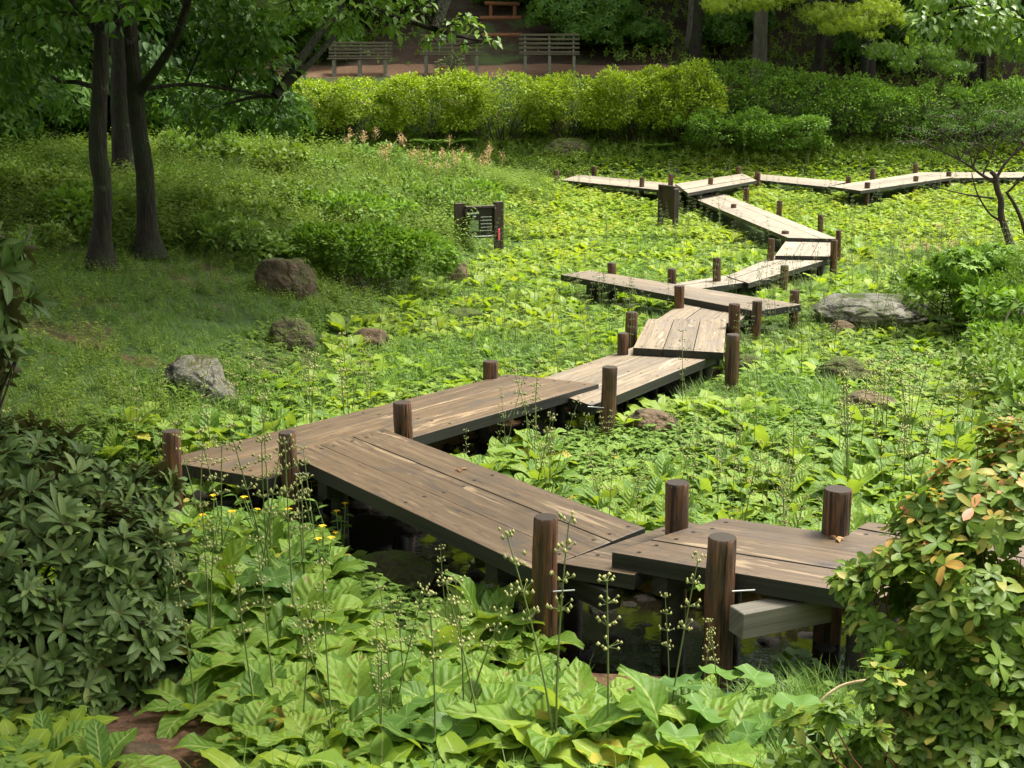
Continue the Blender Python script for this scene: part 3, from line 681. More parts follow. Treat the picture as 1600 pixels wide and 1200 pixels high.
# ------------------------------------------------------------------ boulders
def boulder(px, py_base, w, h, depth, mat, label, flat=0.0, seed=0, sink=.42, rot=0.0, lump=.28, Y=None, name='boulder', cat='boulder', group=None):
    p = atg(px, py_base) if Y is None else atY(px, py_base, Y)
    if name == 'stream_stone': p[2] = max(p[2], -.165)
    s = proj(p[None])[2][0] / FPX
    rx, rz_, ry = w * s / 2, h * s, depth * s * w / 2
    bm = bmesh.new(); bmesh.ops.create_icosphere(bm, subdivisions=6 if w > 70 else 5 if w > 40 else 3, radius=1)
    for v in bm.verts:
        q = v.co.copy(); o = Vector((seed * 3.1, seed * 1.7, seed))
        k = 1 + lump * (mnoise.noise(q * 1.1 + o)) + .10 * mnoise.noise(q * 2.7 + o) + .035 * mnoise.noise(q * 7 + o) + .022 * mnoise.noise(q * 17 + o) + .012 * mnoise.noise(q * 41 + o) - .10 * max(0, .09 - abs(mnoise.noise(q * 1.9 + o * 2)))  * 6
        v.co = q * k
        if v.co.z > 1 - flat: v.co.z = 1 - flat + (v.co.z - 1 + flat) * .25
        v.co.x *= rx; v.co.y *= ry; v.co.z = v.co.z * rz_ / (1 + sink)
    ob_me = bpy.data.meshes.new(name); bm.to_mesh(ob_me); bm.free()
    for f in ob_me.polygons: f.use_smooth = True
    ob_me.materials.append(M[mat]); o = bpy.data.objects.new(name, ob_me); COL.objects.link(o)
    o.location = (p[0], p[1] + ry * .6, p[2] + rz_ * sink * .6); o.rotation_euler = (0, 0, rot)
    tag(o, label, cat, group); LAND.append((label, p[0], p[1])); ROCKS.append((p[0], p[1] + ry * .6, max(rx, ry) * .68)); return o
ROCKS = []
boulder(441, 462, 92, 66, .8, 'stone_brown', 'tall brown boulder with faint moss on the shaded bank', seed=3, lump=.3, sink=.12, flat=.15)
boulder(451, 545, 76, 50, .8, 'stone_moss', 'rounded rusty mossy boulder below the tall brown one', seed=6, sink=.2)
boulder(303, 622, 112, 64, .8, 'stone_grey', 'pale grey boulder blotched with dark moss on the left bank', seed=9, lump=.35, sink=.2)
boulder(1378, 516, 180, 50, .9, 'stone_flat', 'large smooth grey slab boulder under the right-hand shrubs', seed=2, lump=.25, sink=.7, rot=.25, flat=.15)
boulder(1428, 500, 62, 34, .8, 'stone_moss', 'dark boulder capped with bright moss beside the grey slab', seed=5)
boulder(1322, 600, 84, 40, .8, 'stone_moss', 'low boulder covered in vivid green moss among broad leaves', seed=7)
boulder(1362, 645, 92, 28, .8, 'stone_tan', 'low smooth tan boulder below the vivid mossy one', seed=8)
boulder(1316, 524, 42, 22, .8, 'stone_tan', 'small tan stone at the near end of the grey slab', seed=12)
boulder(618, 935, 140, 66, .8, 'stone_moss', 'rounded speckled boulder beside the stream under the brown deck', seed=14, sink=.15)
boulder(886, 246, 76, 30, .8, 'stone_moss', 'mossy boulder at the foot of the clipped hedge', seed=15)
boulder(1020, 678, 84, 34, .8, 'stone_tan', 'tan boulder by the post with the shiny bolt', seed=17)
boulder(577, 545, 60, 30, .8, 'stone_tan', 'flat tan stone half buried in leaves right of the mossy boulder', seed=18)
boulder(722, 503, 66, 18, .8, 'stone_moss', 'thin flat mossy stone in the leafy flat behind the long deck', seed=19)
boulder(707, 446, 46, 46, .8, 'stone_tan', 'upright pale stone at the right edge of the round shrub', seed=21)
boulder(1168, 582, 60, 26, .8, 'stone_moss', 'mossy stone right of the tall dark corner post', seed=22)
boulder(430, 1092, 90, 42, .8, 'stone_tan', 'stone half buried in front left leaves', seed=24)
boulder(330, 783, 90, 22, .9, 'stone_wet', 'flat wet stone under the pointed deck tip', seed=25)
boulder(1340, 962, 60, 26, .9, 'stone_wet', 'wet stone in shadow under the nearest section', seed=26)
boulder(200, 1196, 90, 16, .8, 'stone_tan', 'low reddish stone on the bare soil below the lone rosette', seed=27)
SR = [(600, 870), (640, 900), (700, 905), (655, 860), (745, 930), (560, 835), (520, 815), (900, 960), (940, 985), (985, 975), (1010, 1005), (1075, 1010), (1095, 965), (1150, 1005), (1010, 955), (1200, 1030), (1260, 1020), (1290, 1040),
      (700, 712), (730, 725), (790, 700), (830, 690), (880, 672), (690, 735), (760, 712), (400, 795), (440, 790), (310, 800), (860, 950), (790, 915), (1040, 1040), (960, 1030), (350, 810)]
for i, (x, y) in enumerate(SR):
    boulder(x, y, rng.uniform(22, 52), rng.uniform(9, 20), .9, 'stone_wet', 'small wet dark stone in the shaded stream bed under the boardwalk', seed=30 + i, rot=rng.random() * 3, name='stream_stone', cat='stone', group='wet stones of the stream bed')
SROCK = len(SR); LAND = [q for q in LAND if not q[0].startswith('small wet')]

# ------------------------------------------------------------------ vegetation: templates
def inpoly(px, py, poly):
    x = np.asarray(px); y = np.asarray(py); c = np.zeros(x.shape, bool)
    for (ax, ay), (bx, by) in zip(poly, poly[1:] + poly[:1]):
        m = ((ay > y) != (by > y)) & (x < (bx - ax) * (y - ay) / (by - ay + 1e-9) + ax); c ^= m
    return c
def off_decks(x, y, pad=.06):
    ok = np.ones(len(x), bool)
    for q in DECKS:
        c = q.mean(0); r = q - c; r = r * (1 + pad / np.maximum(np.linalg.norm(r, axis=1)[:, None], .3)) + c
        ok &= ~inpoly(x, y, [tuple(p) for p in r])
    for a, b, r in ROCKS: ok &= (x - a) ** 2 + (y - b) ** 2 > (r * .9) ** 2
    return ok
def scatter(n, y0, y1, xm=1.0, near_bias=1.0):
    """random ground points in the part of the valley the picture (and a step aside) can see"""
    u = rng.random(n); y = y0 + (y1 - y0) * u ** near_bias
    x = (rng.random(n) * 2 - 1) * (y * .39 + 1.3) * xm
    z = zg(x, y); px, py, d = proj(np.stack([x, y, z], -1)); return x, y, z, px, py
WET = lambda x, y: np.minimum(segdist(x, y, STREAM) - .30, segdist(x, y, STREAM2) - .16)

def rosette(nl, L, W, hi, seed=0, tooth=.05, res=(9, 4), up=(0.5, 1.25), wave=.07, mesh=None, rn=(0, .8)):
    g = mesh or Geo()
    for i in range(nl):
        inner = i / nl
        l = L * rng.uniform(.75, 1.12) * (1 - .25 * inner)
        a0 = up[0] + (up[1] - up[0]) * inner + rng.normal(0, .12)
        t = leaf(l, W * l / L * rng.uniform(.85, 1.15), 'obov', res[0], res[1], a0, rng.uniform(.7, 1.5) * hi, .22, wave, tooth, rng.uniform(*rn) if rng.random() > .03 else rng.uniform(.93, 1))
        v, f, a = xf(t, i * 2.399 + rng.normal(0, .25), (0, 0, 0)); g.add(v, f, a, 0)
    return g
def stalk(g, h, lean=.1, whorls=4, m=1, ms=2, thick=.0045, az=None, sides=5, seeds=7):
    az = rng.random() * 6.28 if az is None else az
    t = np.linspace(0, 1, 7); P = np.stack([lean * h * t ** 1.6 * math.cos(az), lean * h * t ** 1.6 * math.sin(az), h * t], 1)
    g.tube(P, np.linspace(thick, thick * .5, 7), sides, m, cap=False)
    for k in range(whorls):
        u = 1 - k * .115 - (.0 if k else 0); u = max(u, .3)
        c = np.array([np.interp(u, t, P[:, i]) for i in range(3)])
        for j in range(seeds):
            a = j * 6.28 / seeds + rng.random(); r = rng.uniform(.014, .034) * (1.0 + .15 * k); e = c + [r * math.cos(a), r * math.sin(a), rng.uniform(.004, .028)]
            if sides >= 4: g.tube([c, e], [.0012, .0010], 3, m, cap=False)
            s = rng.uniform(.0055, .0085)
            v = np.array([[1, 0, 0], [0, 1, 0], [-1, 0, 0], [0, -1, 0], [0, 0, 1.3], [0, 0, -1.0]]) * s + e
            g.add(v, [[0, 1, 4, 4], [1, 2, 4, 4], [2, 3, 4, 4], [3, 0, 4, 4], [1, 0, 5, 5], [2, 1, 5, 5], [3, 2, 5, 5], [0, 3, 5, 5]], np.tile([0, .5, rng.random()], (6, 1)), ms)

# ------------------------------------------------------------------ the primrose meadow

# ------------------------------------------------------------------ shrubs
def bush_points(lumps, n, depth=.14, gap=.0, seed=0, low=-.45, fs=1.6):
    L = np.array([l[:3] for l in lumps], float); Rr = np.array([l[3:6] for l in lumps], float)
    area = (Rr[:, 0] * Rr[:, 1] + Rr[:, 0] * Rr[:, 2] + Rr[:, 1] * Rr[:, 2]); k = rng.choice(len(lumps), n * 3, p=area / area.sum())
    d = rng.normal(size=(n * 3, 3)); d /= np.linalg.norm(d, axis=1)[:, None]
    f = 1 - np.abs(rng.normal(0, depth, n * 3)) + .16 * (vnoise(d[:, 0] * 2.5 + k * 3.3 + seed, d[:, 2] * 2.5 + d[:, 1] * 1.7, 5) - .5)
    P = L[k] + Rr[k] * d * f[:, None]
    ok = d[:, 2] > low
    for i in range(len(lumps)):
        q = ((P - L[i]) / Rr[i]); ok &= ~((np.linalg.norm(q, axis=1) < .78) & (k != i))
    if gap: ok &= vnoise(P[:, 0] * fs + seed, P[:, 2] * fs * 1.3 + P[:, 1] * fs * .8, 17) > gap
    idx = np.where(ok)[0][:n]; return P[idx], d[idx]
def whorl(nl, L, W, prof, a0, arch, nseg=4, na=2, fold=.2, wave=0.0, pet=0.0):
    g = Geo()
    for i in range(nl):
        g.add(*xf(leaf(L * rng.uniform(.8, 1.1), W * rng.uniform(.85, 1.1), prof, nseg, na, a0 + rng.normal(0, .15), arch * rng.uniform(.6, 1.4), fold, wave, 0, None, 0, pet), i * 6.283 / nl + rng.normal(0, .15)))
    v, f, a = g.tpl()
    return v[:, [2, 1, 0]] * np.array([1, 1, -1.0]), f, a        # axis of the whorl along +x
def simple(L, W, prof='ovate', nseg=2, arch=.5, fold=.25): return leaf(L, W, prof, nseg, 2, .1, arch, fold)
def put_leaves(g, tpls, P, D, droop=.0, spread=.8, smin=.75, smax=1.2, m=0, upb=.5, rn=None):
    n = len(P); var = rng.integers(0, len(tpls), n)
    ax = D * 1.0 + rng.normal(0, spread, (n, 3)) * .6; ax[:, 2] -= droop
    up = rng.normal(0, .35, (n, 3)) + np.array([0, 0, 1.0]) * upb + D * .5
    F = frames(ax, up); sc = rng.uniform(smin, smax, n); r = rng.random(n) if rn is None else rn
    for v in range(len(tpls)):
        k = var == v; g.stamp(tpls[v], P[k], F[k], sc[k], r[k], m)
def curve(a, b, n=8, sag=0.0, wob=.06):
    t = np.linspace(0, 1, n)[:, None]; P = np.asarray(a) * (1 - t) + np.asarray(b) * t; Lh = np.linalg.norm(np.asarray(b) - np.asarray(a))
    P = P + np.sin(t * PI) * np.array([0, 0, sag]) * Lh; w = rng.normal(0, wob * Lh, (n, 3)); w[0] = w[-1] = 0
    for _ in range(2): w[1:-1] = (w[:-2] + w[1:-1] + w[2:]) / 3
    return P + w
def shrub(name, label, cat, base, lumps, n, tpls, mat, group=None, stems=9, stem_r=.012, gap=.0, seed=0, depth=.14, low=-.45, droop=0, spread=.8, upb=.5, stem_mat='twig', fs=1.6, tips=False, smin=.75, smax=1.2):
    base = np.asarray(base, float); t = empty(name, Vector(base), label, cat, group)
    g = Geo(); P, D = bush_points(lumps, n, depth, gap, seed, low, fs); rn = None
    if tips:                                             # young orange growth sits on the topmost outer shoots
        rn = rng.random(len(P)) * .60 + .50 * sstep(-.1, .7, D[:, 2]) * sstep(1.58, 1.92, P[:, 2]) * (rng.random(len(P)) > .42)
    put_leaves(g, tpls, P, D, droop, spread, smin, smax, upb=upb, rn=rn)
    local(g.build('foliage', M[mat], t), base)
    g = Geo()
    for i in range(stems):
        l = lumps[i % len(lumps)]; e = np.array(l[:3]) + np.array(l[3:6]) * rng.normal(0, .38, 3)
        b = base + np.array([rng.normal(0, .12), rng.normal(0, .1), -.06]); 
        if e[2] < b[2]: e[2] = b[2] + .15
        C = curve(b, e, 9, .05); g.tube(C, np.linspace(stem_r, stem_r * .3, 9), 6)
        for q in range(3):
            s = C[rng.integers(4, 8)]; g.tube(curve(s, s + np.array(l[3:6]) * rng.normal(0, .45, 3) + [0, 0, .05], 5), np.linspace(stem_r * .35, stem_r * .12, 5), 4)
    local(g.build('stem', M[stem_mat], t), base)
    LAND.append((label, base[0], base[1])); return t
def plump(l, ry=None):          # (px, py, Y, r metres[, rz]) -> lump in world
    c = atY(l[0], l[1], l[2]); r = l[3]; rz = l[4] if len(l) > 4 else r * .85; return (*c, r, ry or r, rz)

# near rhododendron, bottom left
rh = [whorl(rng.integers(6, 12), rng.uniform(.13, .19), rng.uniform(.04, .052), 'obov', rng.uniform(.35, 1.1), rng.uniform(.4, 1.2), 7, 2, .28, .03) for _ in range(14)]
L_ = [(20, 745, 7.5, .42), (-70, 790, 7.3, .55), (105, 795, 7.3, .36), (190, 815, 7.4, .26), (60, 860, 7.0, .5), (170, 900, 6.9, .40), (60, 980, 6.7, .5), (170, 1000, 6.6, .36), (-40, 950, 6.6, .6), (70, 1080, 6.5, .38), (140, 1075, 6.45, .30), (235, 770, 7.6, .16), (230, 870, 7.1, .18), (-30, 1060, 6.4, .5)]
shrub('rhododendron_bush', 'large olive green rhododendron with long whorled leaves in the bottom left corner', 'shrub', (*atg(30, 1100)[:2], float(zg(*atg(30, 1100)[:2]))), [plump(l) for l in L_], 980, rh, 'rhodo', None, 60, .014, depth=.30, droop=-.75, spread=.6, upb=.2, gap=.22, fs=4, smin=.5, smax=1.15)
L_ = [(-40, 420, 5.6, .13), (-40, 490, 5.6, .14), (-20, 545, 5.5, .08), (-50, 600, 5.5, .14), (10, 385, 5.7, .05), (20, 470, 5.6, .07), (14, 560, 5.6, .06)]
shrub('rhododendron_bush', 'rhododendron branch ends with pale whorls poking in at the left picture edge', 'shrub', (-3.0, 5.6, float(zg(-3.0, 5.6))), [plump(l) for l in L_], 64, rh, 'rhodo', None, 14, .014, depth=.2, droop=-.15, spread=.5, upb=.2)

# orange tipped shrub, bottom right (whorls of five small leaves)
az = [whorl(rng.integers(4, 6), .055, .029, 'obov', rng.uniform(-.05, .35), rng.uniform(.2, .7), 4, 2, .2, .05) for _ in range(8)]
L_ = [(1590, 740, 4.1, .22), (1540, 800, 4.0, .24), (1490, 850, 3.95, .22), (1600, 850, 3.9, .3), (1420, 880, 3.9, .14), (1450, 930, 3.85, .24), (1540, 940, 3.8, .30), (1370, 925, 3.9, .09), (1390, 960, 3.85, .13), (1500, 1010, 3.75, .20), (1640, 960, 3.8, .35), (1590, 1040, 3.7, .25), (1420, 1000, 3.8, .12),
      (1500, 1150, 3.6, .20), (1580, 1130, 3.6, .24), (1420, 1165, 3.6, .15), (1370, 1190, 3.6, .09), (1640, 1100, 3.6, .3), (1550, 1220, 3.5, .25), (1560, 890, 4.0, .28), (1470, 1085, 3.65, .17), (1330, 1195, 3.55, .07), (1290, 1205, 3.55, .05)]
ab = np.array([atY(1580, 1000, 3.8)[0], 3.8, 0]); ab[2] = zg(ab[0], ab[1])
for _ in range(46):                                    # stray shoots that break the outline
    l = L_[rng.integers(0, len(L_))]; aa = rng.uniform(-2.9, -.1) if rng.random() < .75 else rng.uniform(-3.4, .4); rr = l[3] * rng.uniform(.75, 1.25) / l[2] * FPX
    L_.append((l[0] + rr * math.cos(aa), l[1] + rr * math.sin(aa) * .85, l[2] + rng.normal(0, .1), rng.uniform(.035, .075)))
shrub('azalea_bush', 'shrub with whorls of five green leaves and orange pink tips, bottom right', 'shrub', ab, [plump(l) for l in L_], 5400, az, 'azalea', None, 110, .006, depth=.42, gap=.34, fs=6, spread=.7, upb=.9, stem_mat='redtwig', low=-.8, droop=-1.0, tips=True, smin=.6, smax=1.25)

# rounded shrub behind the tall boulder
hy = [simple(.095, .062) for _ in range(4)]
b = atg(560, 462); s = proj(b[None])[2][0] / FPX
shrub('round_leaved_shrub', 'broad low leafy shrub right of the tall brown boulder', 'shrub', b, [(b[0] + dx * s, b[1] + .9 + dy, b[2] + zz * s, rx * s, rx * s * .8, rz * s) for dx, dy, zz, rx, rz in ((-70, .2, 48, 78, 50), (10, 0, 50, 90, 52), (80, .1, 42, 70, 46), (-120, .5, 36, 50, 40))], 6500, hy, 'bush', stems=14, depth=.12, upb=1.0, seed=4)

# clipped hedge of separate bushes, and the darker bushes right of it
hd = [simple(.105, .062, nseg=2) for _ in range(3)]
def hedge_bush(px, top, w, Y, bot, mat, label, n, group, gap=.0, seed=0):
    c = atY(px, (top + bot) / 2, Y); s = proj(c[None])[2][0] / FPX; zb = float(zg(c[0], Y - .3)); zt = atY(px, top, Y)[2]; r = w * s / 2; H = zt - zb
    lumps = [(c[0], Y, zt - H * .45, r * 1.2, 1.0, H * .40)]
    for q in range(24):
        lumps.append((c[0] + rng.uniform(-1, 1) * r, Y + rng.uniform(-.95, .2), zt - H * rng.uniform(.17, .66), r * rng.uniform(.22, .5), rng.uniform(.3, .55), H * rng.uniform(.13, .23)))
    shrub(name='clipped_bush', label=label, cat='shrub', base=(c[0], Y, zb), lumps=lumps, n=n, tpls=hd, mat=mat, group=group, stems=16, stem_r=.022, gap=gap, seed=seed, depth=.26, upb=.7, low=-.6, fs=3.2)
HG = 'clipped bushes of the hedge below the benches'
for q in [(478, 120, 150, 42.7, 230, 'leftmost yellow green bush of the clipped hedge, beside dark tree foliage'), (575, 116, 150, 42.6, 230, 'yellow green hedge bush below the leftmost bench'), (680, 115, 150, 42.5, 230, 'yellow green hedge bush below the middle bench'),
          (785, 106, 160, 42.4, 230, 'tall yellow green hedge bush between middle bench and right bench'), (890, 108, 150, 42.4, 230, 'yellow green hedge bush above the mossy boulder'), (985, 106, 140, 42.4, 230, 'loose tiered yellow green hedge bush right of the benches'), (1065, 98, 120, 42.4, 230, 'green hedge bush at the right end of the clipped hedge')]:
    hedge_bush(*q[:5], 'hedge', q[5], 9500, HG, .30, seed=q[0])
for q in [(1160, 88, 150, 43.6, 222, 'dark green bush just right of the clipped hedge'), (1250, 110, 170, 43.0, 225, 'large dark layered bush behind the far junction'), (1345, 120, 160, 42.8, 225, 'dark bush in deep shade before the right-hand tree trunks'), (1440, 130, 150, 42.6, 226, 'dark bush behind the fine twigs of the gnarled tree'), (1530, 120, 160, 42.6, 226, 'dark bush near the right picture edge behind the gnarled tree'),
          (1130, 168, 110, 41.6, 232, 'low bright leaved bush at the foot of the dark bushes'), (1215, 180, 120, 41.6, 234, 'low bush before the large dark layered bush'), (1620, 120, 150, 42.6, 226, 'dark bush cut off by the right picture edge')]:
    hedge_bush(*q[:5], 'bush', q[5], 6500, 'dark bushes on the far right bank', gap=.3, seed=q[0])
# small grey-green plant before the middle bench, shrub beside the steps
b = np.array([*atY(705, 110, 44.6)[:2], 0]); b[2] = zg(b[0], b[1])
shrub('small_shrub', 'small grey green shrub on the lawn before the middle bench', 'shrub', b, [(b[0], b[1], b[2] + .35, .55, .4, .35), (b[0] + .1, b[1], b[2] + .55, .3, .3, .35)], 900, [simple(.10, .03)], 'rhodo', stems=10, depth=.25)

# right bank shrubs
pm = [whorl(7, .085, .03, 'lance', .1, .5, 3, 2, .2) for _ in range(5)]
def px_shrub(name, label, base, L, n, tp, mat, **kw):
    b = atg(*base); shrub(name, label, 'shrub', b, [plump(l) for l in L], n, tp, mat, **kw)
YB = atg(1500, 520)[1]
px_shrub('maple_leaved_shrub', 'dark shrub with deeply cut leaves above the grey slab boulder', (1500, 515), [(1500, 430, YB, .42), (1445, 440, YB - .1, .22), (1555, 420, YB + .2, .4), (1520, 480, YB - .1, .3)], 1300, pm, 'bush', gap=.15, depth=.22)
px_shrub('fine_leaved_shrub', 'fine leaved light green shrub at the right edge below the gnarled tree', (1585, 560), [(1590, 450, YB - .6, .33), (1560, 500, YB - .7, .22), (1610, 530, YB - .8, .35), (1620, 410, YB - .5, .35)], 3800, [simple(.045, .022)], 'herb', gap=.2, depth=.3, fs=3)

# ------------------------------------------------------------------ trees
tl = [simple(.115, .06) for _ in range(4)]
tb = [simple(.15, .078, nseg=3) for _ in range(4)]
def crown_geo(g, lumps, n, tpls, gap=.3, seed=0, depth=.35, droop=.35, spread=.9, fs=1.5):
    P, D = bush_points(lumps, n, depth, gap, seed, -1.1, fs); D = D * np.array([1, 1, .3]); put_leaves(g, tpls, P, D, droop, spread, upb=1.0)
def tree(name, label, trunk, rad, limbs, lumps, n, tpls, mat, bmat='bark', group=None, gap=.3, seed=0, sides=14, extra=None, depth=.35, droop=.35, fs=1.5):
    trunk = np.asarray(trunk, float); base = trunk[0].copy(); t = empty(name, Vector(base), label, 'tree', group)
    # smooth trunk path
    k = len(trunk); tt = np.linspace(0, k - 1, 26); i = np.clip(tt.astype(int), 0, k - 2); f = (tt - i)[:, None]; T = trunk[i] * (1 - f) + trunk[i + 1] * f
    for _ in range(4): T[1:-1] = (T[:-2] + T[1:-1] * 2 + T[2:]) / 4
    R = np.interp(tt, np.arange(k), rad); R[0] *= 1.9; R[1] *= 1.35; R[2] *= 1.12
    g = Geo(); g.tube(T, R, sides, rough=.10)
    for P, r0, r1 in limbs:
        P = np.asarray(P, float); q = len(P); u = np.linspace(0, q - 1, 16); i = np.clip(u.astype(int), 0, q - 2); f = (u - i)[:, None]; C = P[i] * (1 - f) + P[i + 1] * f
        for _ in range(3): C[1:-1] = (C[:-2] + C[1:-1] * 2 + C[2:]) / 4
        g.tube(C, np.linspace(r0, r1, 16), 9, rough=.08)
    anchors = np.vstack([T[10:]] + [np.asarray(P) for P, _, _ in limbs])
    for l in lumps:                                        # a branch into every leaf clump
        c = np.array(l[:3]); a = anchors[np.argmin(np.linalg.norm(anchors - c, axis=1) + .3 * np.maximum(anchors[:, 2] - c[2], 0))]
        C = curve(a, c, 8, .04); dd = np.linalg.norm(c - a); g.tube(C, np.linspace(.012 + .008 * dd, .006, 8), 6)
        for q in range(5):
            s = C[rng.integers(4, 8)]; g.tube(curve(s, c + np.array(l[3:6]) * rng.normal(0, .5, 3), 5), np.linspace(.008, .003, 5), 4)
    local(g.build('trunk', M[bmat], t), base)
    g = Geo(); crown_geo(g, lumps, n, tpls, gap, seed, depth, droop, fs=fs)
    local(g.build('crown', M[mat], t), base)
    if extra: extra(t, base)
    LAND.append((label, base[0], base[1])); return t
def cloud(cx, cy, z0, z1, rr, k, r=(.9, 1.6)):
    return [(cx + rng.uniform(-rr, rr), cy + rng.uniform(-rr, rr), rng.uniform(z0, z1), *(rng.uniform(*r) * np.array([1, 1, .55]))) for _ in range(k)]
# left pair of trunks
A0 = atg(157, 420); Y = A0[1]
tr = [A0, atY(160, 340, Y), atY(163, 290, Y), atY(150, 240, Y), atY(155, 160, Y), atY(160, 60, Y), atY(155, 0, Y), atY(150, -200, Y)]
rA = [.135, .118, .112, .118, .10, .09, .085, .05]
tree('leafy_tree', 'slim tree with a kinked pale patched trunk, left of the two front trunks', tr, rA, [([atY(158, 60, Y), atY(130, 20, Y), atY(60, -60, Y)], .06, .03)],
     [plump(l) for l in [(40, 30, Y + .5, .9), (-40, 60, Y + 1, 1.0), (100, 60, Y + 1.5, .6), (20, 110, Y + 3, .8), (215, 5, Y - 2.5, .35), (170, 5, Y - 2.6, .25), (255, 25, Y - 2.4, .22), (80, -30, Y - 1, .8)]] + cloud(A0[0] + 1.2, Y + .5, 6.2, 9.5, 3.2, 24), 17000, tb, 'tree', 'bark', seed=1, gap=.36)
B0 = atg(234, 402); Y = B0[1]
tr = [B0, atY(228, 330, Y), atY(228, 270, Y), atY(215, 200, Y), atY(212, 140, Y), atY(205, 60, Y), atY(198, 0, Y), atY(190, -200, Y)]
limb = [atY(215, 150, Y), atY(240, 112, Y - .2), atY(275, 70, Y - .5), atY(290, 20, Y - .7), atY(300, -60, Y - .9), atY(420, -40, Y - 1.2), atY(560, 10, Y - 1.4), atY(680, 45, Y - 1.5)]
low = [atY(220, 140, Y), atY(290, 130, Y + .4), atY(360, 140, Y + .8), atY(430, 150, Y + 1.2)]
tree('leafy_tree', 'dark trunk with a rising right limb and long leafy branch, right of the front trunks', tr, [.15, .128, .12, .115, .11, .09, .085, .05], [(limb, .07, .018), (low, .03, .012)],
     [plump(l) for l in [(330, 20, Y + .5, .6), (400, 50, Y + .6, .5), (350, 90, Y + 1, .5), (425, 105, Y + 1.4, .42), (300, 130, Y + 2, .5), (375, 150, Y + 3, .5), (435, 165, Y + 3.4, .45), (320, 175, Y + 3.4, .45)]] + cloud(B0[0] + 2.6, Y + 1, 6.4, 9.5, 3.4, 26), 15000, tb, 'tree', 'bark', seed=2, gap=.42)
# the lit hanging branch belongs to a tree whose trunk stands behind the pair
C0 = atg(192, 288); Y = C0[1]
tr = [C0, atY(190, 200, Y), atY(188, 100, Y), atY(186, 0, Y), atY(184, -150, Y)]
Yl = B0[1] - 1.4
limb = [atY(187, 40, Y), atY(280, -60, Y - 1.5), atY(420, -50, Yl), atY(560, 5, Yl), atY(680, 50, Yl), atY(760, 66, Yl)]
tree('leafy_tree', 'black trunk behind the front pair, carrying the bright branch that hangs before the benches', tr, [.20, .18, .17, .15, .1], [(limb, .07, .012)],
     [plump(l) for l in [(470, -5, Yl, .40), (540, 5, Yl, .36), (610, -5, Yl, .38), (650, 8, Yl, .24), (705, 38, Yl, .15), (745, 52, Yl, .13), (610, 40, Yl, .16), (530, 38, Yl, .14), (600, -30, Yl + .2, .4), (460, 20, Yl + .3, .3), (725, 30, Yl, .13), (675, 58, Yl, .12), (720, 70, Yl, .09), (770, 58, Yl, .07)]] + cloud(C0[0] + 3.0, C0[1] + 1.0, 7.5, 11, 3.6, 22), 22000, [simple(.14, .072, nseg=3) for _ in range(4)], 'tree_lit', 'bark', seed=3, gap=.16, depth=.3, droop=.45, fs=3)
D0 = atg(107, 215); Y = D0[1]
tree('leafy_tree', 'thick dim trunk deep in the shade at far left', [D0, atY(106, 100, Y), atY(104, 0, Y), atY(104, -200, Y)], [.42, .36, .33, .25], [], [plump(l) for l in [(60, 120, Y - 2, 1.1), (170, 110, Y - 1, 1.0), (20, 170, Y + 1, 1.0), (250, 120, Y, 1.2), (330, 150, Y + 2, 1.2), (400, 200, Y + 3, .9)]] + cloud(D0[0] + 1.5, Y, 6, 11, 3.8, 16), 15000, tl, 'tree', 'bark', seed=4, gap=.28)
# unseen trees added to shade the left bank
for i, (x, y) in enumerate([(-6.6, 12), (-9.0, 18.5), (-11.5, 25), (-13.2, 31), (-5.2, 8.0), (-15, 37), (-4.6, 4.5), (-10.5, 14)]):
    z = float(zg(x, y)); tree('leafy_tree', 'broad shade tree standing on the left bank just beyond the picture edge', [(x, y, z - .1), (x + .1, y, z + 3), (x - .1, y + .1, z + 8)], [.26, .2, .1], [], cloud(x + 2.2, y + .6, z + 4.8, z + 9.5, 3.3, 18), 14000, tb, 'tree', 'bark', 'added unseen shade trees of the left bank', seed=20 + i, gap=.25)
# wooded slope: one tree of each kind, then copies with their own trunk place
protoT = []
for i in range(4):
    h = [9, 11, 8, 10][i]; protoT.append(tree('forest_tree', 'x', [(0, 0, -.4), (.1, .05, h * .3), (-.1, .1, h * .65), (.05, 0, h)], [.17, .15, .12, .05], [], cloud(0, 0, h * (.42 if i % 2 else .55), h * 1.02, 2.3, 14, (1.0, 1.7)), 6500, tb, 'tree', 'bark_pale' if i in (0, 2) else 'bark', seed=40 + i, gap=.25))
del LAND[-4:]
FG = 'trees of the wooded slope'
spots = [(1079, 97, 48.2, 0, 'pale straight trunk beside the bench path, left of a twin'), (1092, 96, 48.6, 2, 'pale twin trunk right beside another at the end of the bench path'), (1115, 82, 50.5, 1, 'dark trunk just right of the pale twin trunks'), (1183, 92, 47.5, 2, 'thin trunk under the first yellow maple spray'), (1276, 150, 45.3, 1, 'dark trunk rising out of the large dark bush'), (1356, 122, 46.8, 1, 'leaning dark trunk under the large yellow maple spray'),
         (1440, 110, 48.0, 3, 'dim trunk behind the big leaved branch'), (1527, 108, 47.5, 1, 'dark trunk left of the right edge trunk'), (1030, 60, 52, 3, 'dim trunk left of the pale twin trunks'), (950, 30, 54, 1, 'dim trunk above the right bench'), (1230, 60, 52, 3, 'dim trunk between the yellow maple sprays'), (700, 0, 57, 1, 'dim trunk left of the reddish rails')]
first = set()
def place(v, x, y, label, s=1.0):
    o = protoT[v] if v not in first else copy_tree(protoT[v]); first.add(v)
    o.location = (x, y, float(zg(x, y))); o.rotation_euler = (rng.normal(0, .03), rng.normal(0, .03), rng.random() * 6.28); o.scale = (s, s, s)
    tag(o, label, 'tree', FG); LAND.append((label, x, y)); return o
for px, py, Y, v, lab in spots: place(v, atY(px, py, Y)[0], Y, lab, rng.uniform(.9, 1.15))
